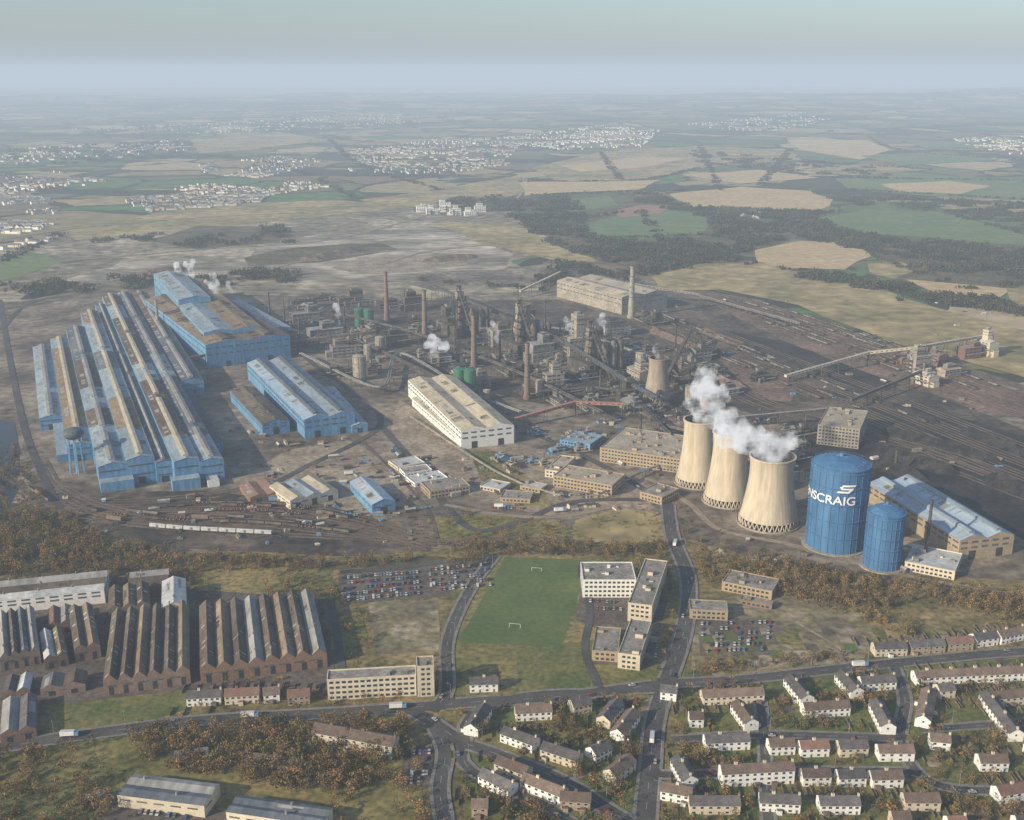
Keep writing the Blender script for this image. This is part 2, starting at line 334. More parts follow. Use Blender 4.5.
patch('green_field',[(48,705),(190,690),(192,708),(150,722),(60,735)],'lawn',1)
patch('green_field',[(330,620),(362,610),(368,640),(345,655),(330,650)],'lawn',1)
patch('cleared_ground',[(368,602),(438,600),(440,650),(375,655)],'rubble',1)
patch('tarmac_car_park',[(338,574),(490,560),(497,592),(340,605)],'asph2',.5)
patch('grass_field',[(452,590),(500,556),(588,557),(660,560),(690,600),(660,700),(600,692),(455,695)],'grass',1)
patch('tarmac_yard',[(582,585),(660,575),(668,600),(650,668),(590,664),(600,630),(575,620)],'asph2',.5)
patch('football_pitch',[(505,557),(590,560),(562,648),(458,642)],'pitch',.4)
patch('cleared_ground',[(690,606),(760,590),(855,602),(880,640),(862,662),(760,670),(692,672)],'rubble',1)
patch('tarmac_car_park',[(696,618),(770,618),(790,640),(770,655),(700,656)],'asph2',.5)
patch('sports_field',[(455,648),(505,648),(520,690),(458,694)],'grass',.5)
patch('sports_field',[(515,650),(595,640),(590,688),(520,692)],'lawn',.5)
patch('housing_lawns',[(690,680),(1024,658),(1400,650),(1500,1000),(660,1000),(668,740)],'lawn',1)
patch('housing_lawns',[(455,712),(640,700),(640,740),(625,1000),(480,1000),(462,760)],'lawn',1)
patch('grass_verge',[(-200,760),(200,728),(400,714),(420,760),(440,1000),(-300,1000)],'grass',1)
patch('green_field',[(-60,800),(60,770),(110,780),(90,850),(-60,860)],'lawn',2)
patch('tarmac_yard',[(405,745),(432,745),(435,785),(400,790)],'asph2',.5)
patch('tarmac_yard',[(95,790),(230,812),(340,826),(340,860),(90,860)],'asph2',.5)
patch('pond',[(0,420),(14,422),(20,450),(18,490),(6,512),(-40,520),(-60,430)],'water',1)
# ---------------------------------------------------------------- roads
def smooth(P,step=6):
    out=[]
    P=[P[0]*2-P[1]]+P+[P[-1]*2-P[-2]]
    for i in range(1,len(P)-2):
        a,b,c,d=P[i-1:i+3]; n=max(1,int((c-b).length/step))
        for k in range(n):
            t=k/n
            out.append(.5*((2*b)+(c-a)*t+(2*a-5*b+4*c-d)*t*t+(3*b-a-3*c+d)*t*t*t))
    out.append(P[-2]); return out
def offs(L,o):
    r=[]
    for i,p in enumerate(L):
        d=L[min(i+1,len(L)-1)]-L[max(i-1,0)]; d.z=0; d.normalize()
        r.append(p+Vector((-d.y,d.x,0))*o)
    return r
RZ=[.34]; roads=[]
def strip(mb,L,o0,o1,z,mat,skip=None):
    a=offs(L,o0); b=offs(L,o1)
    for i in range(len(L)-1):
        if skip and skip(i): continue
        mb.poly([(b[i].x,b[i].y,z),(a[i].x,a[i].y,z),(a[i+1].x,a[i+1].y,z),(b[i+1].x,b[i+1].y,z)][::-1],mat)
def road(px,w=7.5,mat='asphalt',mark=True,pave=True,name='road'):
    L=smooth([G(*p) for p in px]); roads.append((L,w,mat,mark,pave,name))
road([(668,505),(672,535),(688,580),(684,630),(668,680),(655,720),(650,770),(645,830),(640,960)],9.5)
road([(668,505),(640,487),(610,470),(575,452),(530,432)],8,pave=False)
road([(-150,775),(0,748),(100,733),(200,721),(320,714),(410,708),(480,702),(560,697),(665,684)],9)
road([(665,684),(740,680),(850,668),(930,660),(1024,652),(1250,640)],8.5)
road([(495,556),(470,590),(448,640),(447,690),(432,712)],6.5)
road([(408,709),(432,722),(462,742),(490,752),(560,780),(600,805),(640,830)],8)
road([(432,722),(445,752),(440,790),(448,850),(450,960)],7)
road([(895,668),(905,700),(900,740),(920,775),(960,790),(1040,790)],5.5)
road([(672,740),(760,735),(880,738),(900,738)],5.5)
road([(650,775),(700,775),(800,772),(912,772)],5.5)
road([(760,700),(764,740),(766,772),(770,850)],5)
road([(920,730),(980,726),(1060,720)],5)
road([(462,742),(470,770),(560,815),(600,860)],5.5)
road([(664,690),(600,692),(520,697),(470,718),(465,742)],5.5,mark=False)
road([(330,600),(338,640),(345,700)],5,mark=False,pave=False)
road([(455,560),(400,568),(340,572)],6,mark=False,pave=False)
road([(580,566),(590,610),(585,650),(600,690)],5,mark=False,pave=False)
for px,w in [([(380,425),(420,470),(445,505),(475,530),(520,522),(560,505),(600,500),(650,500)],7),([(445,505),(500,515),(560,517),(620,505)],6),
   ([(0,300),(10,360),(25,430),(45,480),(60,510)],7),([(240,500),(300,470),(380,425),(350,390),(300,350),(290,300)],7),
   ([(600,470),(650,480),(690,505),(720,530),(790,545),(900,575),(1040,600)],6),([(360,400),(420,430),(520,455),(580,455)],6),
   ([(0,330),(40,300),(150,290),(260,285)],7),([(620,440),(680,440),(780,470)],6)]:
    road(px,w,'track' if w==6 else 'asphalt',False,False,'works_road')
for px,w in [([(524,178),(520,195),(500,210),(470,222)],10),([(380,265),(440,250),(560,240)],8),([(700,262),(740,245),(770,236)],8),([(60,262),(200,250),(330,240),(430,215)],8),([(230,285),(300,262),(400,250)],8),([(0,240),(100,226),(250,215),(400,212)],9)]:
    road(px,w,'track',False,False,'country_road')
road([(862,662),(800,625),(770,610),(700,606)],2.5,'track',False,False,'footpath')
def near(p,me):
    for (L,w,_,_,pv,_) in roads:
        if L is me: continue
        lim=(w/2+1.2)**2
        for q in L[::1]:
            if abs(q.x-p.x)<14 and abs(q.y-p.y)<14 and (q-p).length_squared<lim*1.15: return True
    return False
for (L,w,mat,mark,pave,name) in roads:
    RZ[0]+=.004; z=RZ[0]+(.6 if name=='country_road' else 0); mb=MB(); strip(mb,L,w/2,-w/2,z,mat)
    mb.obj(name)
    if mark:
        mk=MB(); LL=smooth(L[::2] if len(L)>4 else L,2.5)
        strip(mk,LL,.08,-.08,z+.003,'paint',skip=lambda i:(i//2)%3!=0 or i<4)
        mk.obj('road_marking')
    if pave:
        pb=MB()
        for s in (1,-1):
            a=offs(L,s*(w/2)); b=offs(L,s*(w/2+1.9)); zz=z+.12
            for i in range(len(L)-1):
                mid=(b[i]+b[i+1])/2; m2=(a[i]+a[i+1])/2
                if near(mid,L) or near(m2,L): continue
                pb.poly([(a[i].x,a[i].y,zz),(a[i+1].x,a[i+1].y,zz),(b[i+1].x,b[i+1].y,zz),(b[i].x,b[i].y,zz)],'pave')
                pb.poly([(a[i].x,a[i].y,z-.3),(a[i+1].x,a[i+1].y,z-.3),(a[i+1].x,a[i+1].y,zz),(a[i].x,a[i].y,zz)],'pave')
        if pb.f: pb.obj('pavement')
def onroad(p,m=2.0):
    for (L,w,*_) in roads:
        lim=(w/2+m)**2
        for q in L:
            if abs(q.x-p.x)<12 and abs(q.y-p.y)<12 and (q-p).length_squared<lim+4: return True
    return False
# ---------------------------------------------------------------- rail
def tracks(px,offsets,pxw=True):
    L=smooth([G(*p) for p in px],12)
    for o in offsets:
        ZC[0]+=.0012; z=ZC[0]+.02; mb=MB(); LO=offs(L,o)
        strip(mb,LO,1.6,-1.6,z,'ballast')
        for r in (.72,-.72): strip(mb,LO,r+.13,r-.13,z+.15,'rail')
        mb.obj('railway_track')
tracks([(-40,440),(20,488),(70,515),(150,528),(260,535),(400,542),(520,548)],[0,5])
tracks([(60,505),(110,508),(200,505),(300,508),(380,525),(440,545)],[-14,-9,-4,1,6])
tracks([(50,490),(90,510),(160,520),(260,524),(340,532),(430,545)],[-6,-1,4,9,14])
tracks([(40,460),(62,492),(110,502),(180,498),(240,490)],[0,5])
tracks([(120,515),(200,512),(260,515),(330,522),(390,538)],[-2,3])
tracks([(430,545),(520,540),(600,546)],[0,5])
q4=[(600,290),(660,318),(760,358),(880,405),(1024,462),(1250,545)]; q5=[(680,285),(760,308),(880,348),(1024,398),(1250,475)]
tracks(q4,[-54,-48,-42,-36,-30,-24,-12,-6,0,6,12,18,30,36,42])
tracks(q5,[-62,-56,-50,-40,-34,-28,-16,-10,0,6,12,24,30])
tracks([(640,340),(740,400),(840,430),(1024,500)],[0,6,18,24,30])
tracks([(860,440),(940,460),(1024,490),(1250,560)],[0,9,18,27])
tracks([(0,310),(100,296),(240,288),(400,285),(600,285)],[0,5])
tracks([(440,545),(420,500),(350,430),(290,380),(230,340)],[0])
# ---------------------------------------------------------------- building generators
def shed(name,fr,h,bays=1,rise=3,wall='blueW',roofs=('blueR',),monitor=None,sky=False,axis='y',win=True,door=True,skymat='palR',skyp=.8):
    m,w,d=fr; mb=MB(); bw=(w if axis=='y' else d)/bays; rs=random.Random(int(w*3+d))
    for i in range(bays):
        rf=roofs[i%len(roofs)]
        a,b=i*bw,(i+1)*bw
        args=(a,b,0,d) if axis=='y' else (0,w,a,b)
        oh=.4 if bays==1 else .0
        mb.gable(*args,-.5,h,rise,wall,rf,axis,oh=oh,sides=(i==0,i==bays-1))
        old=mb.M; Ln=d if axis=='y' else w
        if axis=='x':
            mb.M=Matrix(((0,1,0,0),(1,0,0,0),(0,0,1,0),(0,0,0,1)))
        xm=(a+b)/2
        def onr(x): return h+rise*(1-abs(x-xm)/(bw/2))+.2
        for q in range(int(Ln*bw/260)+1):
            s=rs.choice([-1,1]); y0=rs.uniform(0,max(.1,Ln-14)); y1=min(Ln-.2,y0+rs.uniform(4,16)); x1=xm+s*bw*rs.uniform(.03,.2); x2=xm+s*bw*rs.uniform(.3,.48)
            mb.poly([(x1,y0,onr(x1)-.04),(x2,y0,onr(x2)-.04),(x2,y1,onr(x2)-.04),(x1,y1,onr(x1)-.04)],rs.choice([rf,'dbrnR' if rf in('dbrnR','brnR') else 'greyR',rf]))
        if monitor:
            mb.gable(xm-bw*.1,xm+bw*.1,3,Ln-3,h+rise*.8,h+rise+1.2,.8,monitor,monitor,oh=.3)
        if sky:
            for q in range(int(Ln/7)):
                y0=q*7+2.2
                for s in (-1,1):
                    if rs.random()>skyp: continue
                    x1=xm+s*bw*.12; x2=xm+s*bw*.38
                    mb.poly([(x1,y0,onr(x1)),(x2,y0,onr(x2)),(x2,y0+1.6,onr(x2)),(x1,y0+1.6,onr(x1))],skymat)
        for q in range(int(Ln/22)):
            if rs.random()<.6: mb.cyl(xm,q*22+8,h+rise-.2,h+rise+1.6,.7,.7,'plantG',8)
        if door:
            dw=min(6,bw*.3)
            mb.poly([(xm-dw/2,-.12,0),(xm+dw/2,-.12,0),(xm+dw/2,-.12,min(h*.6,7)),(xm-dw/2,-.12,min(h*.6,7))],'glass')
        mb.M=old
    if win:
        for z in ([h*.55,h*.82] if h>9 else [h*.6]):
            t=min(1.6,h*.12)
            for x,s in ((-.12,1),(w+.12,1)):
                n=int(d/9)
                for q in range(n):
                    y0=q*9+1.5
                    mb.poly([(x,y0,z),(x,y0+6.5,z),(x,y0+6.5,z+t),(x,y0,z+t)],'glassB')
            n=int(w/9)
            for q in range(n):
                mb.poly([(q*9+1.5,-.13,z),(q*9+7,-.13,z),(q*9+7,-.13,z+t),(q*9+1.5,-.13,z+t)],'glassB')
    return mb.obj(name,m)
def block(name,fr,st=3,wall='white',roof='flatR',sh=3.3,wstep=3.2,ww=2.0,clutter=True,seed=0):
    m,w,d=fr; mb=MB(); h=st*sh; rr=random.Random(seed+int(w*7))
    mb.box(0,w,0,d,-.5,h,wall,roof)
    for (x0,x1,y0,y1) in ((-.1,w+.1,-.1,.35),(-.1,w+.1,d-.35,d+.1),(-.1,.35,.35,d-.35),(w-.35,w+.1,.35,d-.35)):
        mb.box(x0,x1,y0,y1,h+.01,h+.7,wall)
    for s in range(st):
        z0=s*sh+1.0; z1=z0+1.5
        n=int((w-1)/wstep)
        for k in range(n):
            x=(w-n*wstep)/2+k*wstep+(wstep-ww)/2
            for y in (-.05,d+.05): mb.poly([(x,y,z0),(x+ww,y,z0),(x+ww,y,z1),(x,y,z1)],'glass')
        n=int((d-1)/wstep)
        for k in range(n):
            y=(d-n*wstep)/2+k*wstep+(wstep-ww)/2
            for x in (-.05,w+.05): mb.poly([(x,y,z0),(x,y+ww,z0),(x,y+ww,z1),(x,y,z1)],'glass')
    if clutter:
        for k in range(max(1,int(w*d/200))):
            a=rr.uniform(1,max(1.2,w-5)); b=rr.uniform(1,max(1.2,d-4)); 
            mb.box(a,min(w-1,a+rr.uniform(1.5,5)),b,min(d-1,b+rr.uniform(1.5,4)),h+.02,h+rr.uniform(.6,2.8),rr.choice([wall,'plantG']),'flatR')
    return mb.obj(name,m)
def rowhouse(name,A,B,depth=8,st=2,wall='white',roof='tileB',unit=7.5,rise=2.8):
    a=G(*A);b=G(*B); x=b-a; w=max(x.length,unit); x.normalize(); y=Vector((-x.y,x.x,0))
    if y.y<0 and abs(y.y)>.3: y=-y
    m=Matrix(((x.x,y.x,0,a.x),(x.y,y.y,0,a.y),(0,0,1,0),(0,0,0,1)))
    n=max(1,round(w/unit)); u=w/n; mb=MB(); h=st*2.7; rs=random.Random(int(a.x*7+a.y))
    mb.gable(0,w,0,depth,-.5,h,rise,wall,roof,'x',oh=.4)
    for k in range(n):
        x0=k*u
        cx=x0+u-.6 if k%2==0 else x0+.1
        mb.box(cx,cx+.9,depth/2-.5,depth/2+.5,h+rise-.8,h+rise+1.3,'brick' if wall!='white' else 'cream')
        mb.box(cx+.15,cx+.4,depth/2-.15,depth/2+.15,h+rise+1.3,h+rise+1.8,'brickO')
        if rs.random()<.45:
            s_=rs.choice([0,1]); y0,y1=(-2.2,-.08) if s_==0 else (depth+.08,depth+2.4); xx=x0+u*rs.uniform(.1,.4)
            mb.box(xx,xx+2.6,y0,y1,-.3,2.6,rs.choice([wall,'brick','white']),roof)
        for yy in (-.06,depth+.06):
            for s in range(st):
                z0=s*2.7+.9
                for fx in (.12,.6):
                    if s==0 and fx>.5:
                        mb.poly([(x0+u*.66,yy,0),(x0+u*.66+1,yy,0),(x0+u*.66+1,yy,2.1),(x0+u*.66,yy,2.1)],'timber'); continue
                    y2=yy-.03 if yy<0 else yy+.03
                    mb.poly([(x0+u*fx-.1,yy*1.0,z0-.1),(x0+u*fx+1.7,yy,z0-.1),(x0+u*fx+1.7,yy,z0+1.3),(x0+u*fx-.1,yy,z0+1.3)],'letter')
                    mb.poly([(x0+u*fx,y2,z0),(x0+u*fx+1.6,y2,z0),(x0+u*fx+1.6,y2,z0+1.2),(x0+u*fx,y2,z0+1.2)],'glass')
    for xx in (-.05,w+.05):
        mb.poly([(xx,depth*.4,3.6),(xx,depth*.4+1.1,3.6),(xx,depth*.4+1.1,4.7),(xx,depth*.4,4.7)],'glass')
    return mb.obj(name,m)
def mill():
    O=G(98,489); dy=Vector((-.402,.916,0)); dx=Vector((.916,.402,0))
    m=Matrix(((dx.x,dy.x,0,O.x),(dx.y,dy.y,0,O.y),(0,0,1,0),(0,0,0,1)))
    par=empty('rolling_mill')
    bays=[(-42,-20,200,540,13,'blueR','blueR'),(-20,2,85,565,16,'blueR','brnR'),(2,26,0,610,20,'blueR','dbrnR'),(26,50,0,700,23,'blueR','brnR'),
          (50,64,-6,770,19,'blueD','blueD'),(64,86,-22,820,23,'blueR','dbrnR'),(86,107,-22,850,20,'blueR','blueD'),(107,134,269,850,18,'blueD','dbrnR')]
    rr=random.Random(3)
    for i,(x0,x1,s,e,h,ra,rb) in enumerate(bays):
        mb=MB(); y=s; first=True
        while y<e-1:
            L=min(e-y,rr.uniform(50,130)); 
            if e-y-L<30: L=e-y
            rf=ra if first else rr.choice([rb,rb,rb,rb,ra,'blueD'])
            mb.gable(x0,x1,y,y+L,h-8,h,(x1-x0)*.12,'blueW',rf,oh=0,ends=False,sides=(0,0))
            y+=L; first=False
        mb.gable(x0+.02,x1-.02,s+.3,e-.3,-.5,h-.1,(x1-x0)*.12-.1,'blueW','blueW',oh=-.2)
        xm=(x0+x1)/2; w=2.6 if (x1-x0)>18 else 1.4
        for seg in range(int((e-s)/110)+1):
            a=s+6+seg*110; b=a+rr.choice([109.5,109.5,90])
            if b>e-2: b=e-2
            if b>a: mb.gable(xm-w,xm+w,a,b,h+.5,h+(x1-x0)*.12+1.0,.6,'cream','creamR' if i in (1,3,5) else 'greyR',oh=.4)
        for q in range(int((e-s)/12)):
            y0=s+q*12+2; k=.24
            for (fa,fb,mm,pr) in ((.12,.30,'greyR',.3),(.70,.88,'brnR',.25)):
                if rr.random()<pr:
                    xa=x0+(x1-x0)*fa; xb=x0+(x1-x0)*fb; za=h+min(xa-x0,x1-xa)*k+.3; zb=h+min(xb-x0,x1-xb)*k+.3; y1=y0+rr.choice([8,11,5])
                    mb.poly([(xa,y0,za),(xb,y0,zb),(xb,y1,zb),(xa,y1,za)],mm)
        for z in (h*.35,h*.72):
            mb.poly([(x0+1.5,s+.15,z),(x1-1.5,s+.15,z),(x1-1.5,s+.15,z+1.2),(x0+1.5,s+.15,z+1.2)],'glassB')
        mb.poly([(xm-3,s+.1,0),(xm+3,s+.1,0),(xm+3,s+.1,6),(xm-3,s+.1,6)],'glass')
        for q in range(int((e-s)/14)):
            for xx in (x0-.05,x1+.08):
                mb.poly([(xx,s+q*14+2,h*.55),(xx,s+q*14+11,h*.55),(xx,s+q*14+11,h*.55+1.6),(xx,s+q*14+2,h*.55+1.6)],'glassB')
        o=mb.obj('mill_bay',None,parent=par)
        o.matrix_world=m
    mb=MB()
    mb.box(2,30,-12,0,-.5,9,'blueW','blueR'); mb.box(60,84,-34,-22.1,-.5,10,'blueW','blueR'); mb.box(90,100,-36,-22.1,-.5,6,'white','palR')
    mb.box(107.2,112,-5,60,-.5,8,'blueW','blueR'); mb.box(107.2,120,60.1,268,-.5,9,'blueW','blueD')
    mb.box(-30,-20.2,90,199,-.5,7,'blueW','blueR')
    o=mb.obj('lean_to',None,parent=par); o.matrix_world=m
mill()
shed('steelmaking_shop',frame((206,350),(290,340),(180,300),24),30,2,4,roofs=('brnR','dbrnR'),monitor='dbrnR')
shed('casting_shop',frame((205,345),(262,338),(155,292),20,True),36,2,3,roofs=('blueR','brnR'))
shed('teeming_bay',frame((180,318),(215,318),(155,290),18,True),44,1,4,roofs=('blueR',),sky=True,skyp=.4,skymat='greyR')
shed('scrap_bay',frame((250,335),(292,330),(225,305),14),18,2,2.5,roofs=('blueR','blueR'))
shed('cold_mill',frame((304,420),(352,411),(247,363),20,True),20,2,4,roofs=('bluePR','blueR'),monitor='blueD',sky=True,skymat='greyR',skyp=.4)
shed('annex_shed',frame((262,424),(289,420),(230,390),13,True),13,1,3,roofs=('dbrnR',),sky=True,skymat='brnR')
shed('annex_shed',frame((352,428),(366,424),(320,390),6,True),8,1,2,roofs=('blueR',))
shed('plate_mill',frame((461,432),(514,426),(408,381),18,True),19,2,3.5,wall='white',roofs=('creamR','creamR'),sky=False)
shed('plate_annex',frame((455,435),(462,434),(412,398),9,True),9,1,1,wall='white',roofs=('creamR',))
shed('workshop_shed',frame((290,500),(338,489),(283,482),9),8,3,2.5,wall='cream',roofs=('creamR','blueR'))
shed('blue_workshop',frame((372,507),(392,500),(350,484),7,True),9,1,3.5,wall='blueW',roofs=('bluePR',),sky=True)
shed('brick_depot',frame((250,498),(285,492),(245,484),5),5,2,2,wall='brickO',roofs=('tileR',))
for A,B,C,st,wl,rf in [((430,492),(470,486),(424,482),2,'brickT','flatR'),((415,484),(448,478),(410,476),1,'white','palR'),((398,468),(425,463),(394,460),1,'cream','palR'),((405,474),(432,470),(402,468),1,'white','flatR'),
    ((600,448),(682,460),(612,426),4,'brickT','flatT'),((553,476),(612,486),(566,465),3,'brickT','flatT'),((545,470),(560,472),(556,455),2,'cream','flatT'),((500,498),(530,500),(500,490),1,'brickT','flatR'),
    ((640,492),(662,498),(652,482),2,'brickT','flatR'),((560,440),(590,445),(568,430),2,'blueW','blueR'),((690,610),(728,612),(695,600),2,'brickT','flatR'),((722,582),(772,592),(730,570),2,'brickT','flatR'),((740,600),(772,606),(742,596),1,'brick','flatR'),
    ((818,425),(860,430),(820,406),6,'plantT','flatT'),((905,562),(955,572),(915,545),2,'cream','palR'),((480,486),(500,490),(484,478),1,'cream','palR'),((520,486),(540,490),(524,480),1,'brickT','palR')]:
    h=st*3.3; block('works_office',frame(A,B,C,h),st,wl,rf)
shed('boiler_house',frame((960,541),(1008,531),(868,483),16,True),16,2,4,wall='brickT',roofs=('bluePR','bluePR'),sky=True,skyp=.5,skymat='blueR',monitor='blueR')
block('office_block',frame((583,586),(636,586),(586,568),9),4,'white','flatR')
block('office_block',frame((628,605),(652,608),(640,560),12),4,'cream','flatR')
block('council_building',frame((592,652),(618,654),(600,628),6),2,'brickT','flatR')
block('council_building',frame((618,655),(640,658),(630,620),9),3,'cream','flatR')
block('apartment_block',frame((327,681),(416,676),(330,671),13),4,'cream','flatR',wstep=3.6,ww=2.4)
block('stair_tower',frame((417,670),(434,669),(418,660),18),6,'cream','flatR')
rowhouse('apartment_block',(312,745),(392,760),11,3,'cream','tileB',9)
shed('factory_sheds',frame((200,672),(327,655),(222,605),8,False),9,8,4.2,wall='brickO',roofs=('dbrnR','brnR','dbrnR','greyR'),sky=True,skymat='greyR',skyp=.3)
shed('factory_sheds',frame((103,684),(190,672),(135,612),8,False),9,6,4.2,wall='brick',roofs=('dbrnR','dbrnR','brnR'),sky=True,skymat='greyR',skyp=.25)
shed('factory_sheds',frame((0,660),(40,652),(20,612),8,False),9,4,3.5,wall='brick',roofs=('greyR','dbrnR','blueD'),sky=True,skyp=.3,skymat='greyR')
shed('storage_shed',frame((44,660),(68,655),(55,630),7,False),7,2,3,wall='brick',roofs=('palR','brnR'),sky=True,skyp=.3)
shed('storage_shed',frame((74,650),(100,645),(85,606),9,False),9,2,3,wall='brick',roofs=('dbrnR','brnR'),sky=True,skyp=.3)
shed('storage_shed',frame((48,626),(72,622),(55,608),7,False),7,2,2.5,wall='brick',roofs=('tileR','greyR'))
shed('long_warehouse',frame((-10,602),(104,590),(-8,582),10,False),10,3,2.5,wall='white',roofs=('palR','dbrnR','greyR'),axis='x')
shed('machine_shop',frame((108,610),(150,604),(115,588),9),9,3,3,wall='brick',roofs=('dbrnR','brnR'),sky=True,skyp=.3)
shed('machine_shop',frame((128,584),(168,580),(130,572),9),8,2,3,wall='brick',roofs=('dbrnR','greyR'),axis='x')
shed('pale_shed',frame((162,609),(186,606),(168,582),10),11,1,3,wall='cream',roofs=('palR',))
shed('storage_shed',frame((0,735),(36,728),(8,700),6),6,2,2.5,wall='brickO',roofs=('greyR','slate'))
shed('storage_shed',frame((40,690),(85,684),(46,676),5),5,2,2.5,wall='brick',roofs=('slate','dbrnR'))
shed('storage_shed',frame((2,694),(30,690),(6,678),5),5,2,2.5,wall='brick',roofs=('slate','palR'))
shed('depot_building',frame((117,795),(204,806),(128,773),7),7,2,1.2,wall='cream',roofs=('blueD','greyR'),axis='x')
shed('depot_building',frame((226,812),(322,826),(240,795),7),7,2,1.2,wall='cream',roofs=('blueD','blueD'),axis='x')
rowhouse('small_workshop',(175,764),(208,760),8,1,'brick','slate')
rowhouse('small_workshop',(230,764),(300,772),9,1,'cream','tileB')
# ---------------------------------------------------------------- houses
HL=[((875,657),(907,656)),((911,655),(945,653)),((948,652),(973,650)),((976,648),(998,645)),((1001,645),(1026,640)),
((916,686),(1024,681)),((1040,672),(1090,668)),((703,706),(764,703)),((805,719),(850,716)),((862,692),(896,690)),
((706,752),(750,750)),((770,756),(795,755)),((801,758),(829,757)),((840,758),(868,757)),((879,762),(914,762)),
((722,788),(794,784)),((803,787),(831,786)),((839,788),(866,787)),((872,789),(903,788)),((992,708),(1030,704)),((980,772),(1008,772)),
((783,686),(800,707)),((834,682),(850,700)),((730,712),(744,732)),((868,710),(880,735)),((978,702),(1008,742)),((1000,805),(1030,800)),
((905,812),(940,812)),((690,815),(740,815)),((760,812),(800,814)),((820,815),(860,815)),((660,700),(676,702)),((670,768),(682,790)),((660,800),(690,806)),
((478,738),(492,716)),((500,742),(532,754)),((516,722),(552,720)),((540,758),(576,770)),((478,785),(508,800)),((494,772),(524,784)),((520,790),(560,806)),((560,810),(590,812)),
((616,786),(636,770)),((624,744),(640,722)),((596,764),(612,756)),((610,730),(624,712)),((574,716),(592,712)),((690,728),(700,728)),((940,700),(955,698)),((930,750),(950,752)),((936,700),(930,730)),
((187,707),(221,705)),((225,705),(259,703)),((264,704),(280,702)),((470,693),(498,692)),((288,706),(310,704))]
rr=random.Random(5)
for A,B in HL:
    big=abs(B[0]-A[0])>55
    wl=rr.choice(['white','white','white','white','cream','brickT']); rf=rr.choice(['tileB','tileB','slate','slate','tileR'])
    rowhouse('terraced_house',A,B,8.5,3 if big and rr.random()<.3 else 2,wl,rf)
hw=[(G(*A)+G(*B))/2+Vector((0,4,0)) for A,B in HL]; hr=[(G(*A)-G(*B)).length/2+7 for A,B in HL]
def clear(p,m=0):
    for c,r in zip(hw,hr):
        if (c-p).length<r+m: return False
    return True
def clearh(p,m=0):
    for c,r in zip(hw,hr):
        if abs(c.y-p.y)<7+m and abs(c.x-p.x)<r-5+m: return False
    return True
for v in list(range(690,850,16)):
    for u in list(range(700,1080,33)):
        uu=u+rr.uniform(-6,6); vv=v+rr.uniform(-4,4); p=G(uu,vv)
        if clear(p,6) and not onroad(p,8):
            rowhouse('semi_detached_house',(uu-9,vv),(uu+9,vv+rr.choice([-1,0,5,-5])),8,2,rr.choice(['white','white','cream','white','brick']),rr.choice(['tileB','slate','slate','tileR']))
            hw.append(p+Vector((0,4,0))); hr.append(14)
for v in list(range(712,830,17)):
    for u in list(range(478,640,27)):
        uu=u+rr.uniform(-6,6); vv=v+rr.uniform(-4,4); p=G(uu,vv)
        if clear(p,5) and not onroad(p,8):
            rowhouse('semi_detached_house',(uu-8,vv),(uu+8,vv+rr.choice([-6,0,5])),8,2,rr.choice(['white','cream','brickT']),rr.choice(['tileB','slate','tileR']))
            hw.append(p+Vector((0,4,0))); hr.append(13)
gm=MB(); ZC[0]+=.006
for i in range(-12,70):
    for j in range(0,46):
        x=-50+i*8.2; y=440+j*10.3
        if rr.random()<.5: continue
        p=Vector((x+4,y+5,0))
        ok=(y<650 and x>75) or (y<545 and -50<x<60)
        if not ok or onroad(p,6) or not clearh(p,3): continue
        gm.poly([(x,y,ZC[0]),(x+7.9,y,ZC[0]),(x+7.9,y+rr.choice([9.8,6,8]),ZC[0]),(x,y+9,ZC[0])],rr.choice(['scrub','rubble','pitch','grass','asph2','grass','works2']))
gm.obj('garden_plots')
mbf=MB(); 
for i,(c,r) in enumerate(zip(hw,hr)):
    for k in range(int(r/4)+1):
        x=c.x-r+k*7.5; 
        for s in (-1,1):
            p=Vector((x,c.y+s*13,0))
            if onroad(p,3): continue
            mbf.box(x-.06,x+.06,c.y+(9 if s>0 else -15),c.y+(19 if s>0 else -6),0,1.5,'timber')
    if rr.random()<.8:
        p=c+Vector((rr.uniform(-8,8),13,0))
        if not onroad(p,4) and clearh(p,2): mbf.box(p.x,p.x+2.2,p.y,p.y+3,0,2.1,'timber','slate')
mbf.obj('garden_fence')
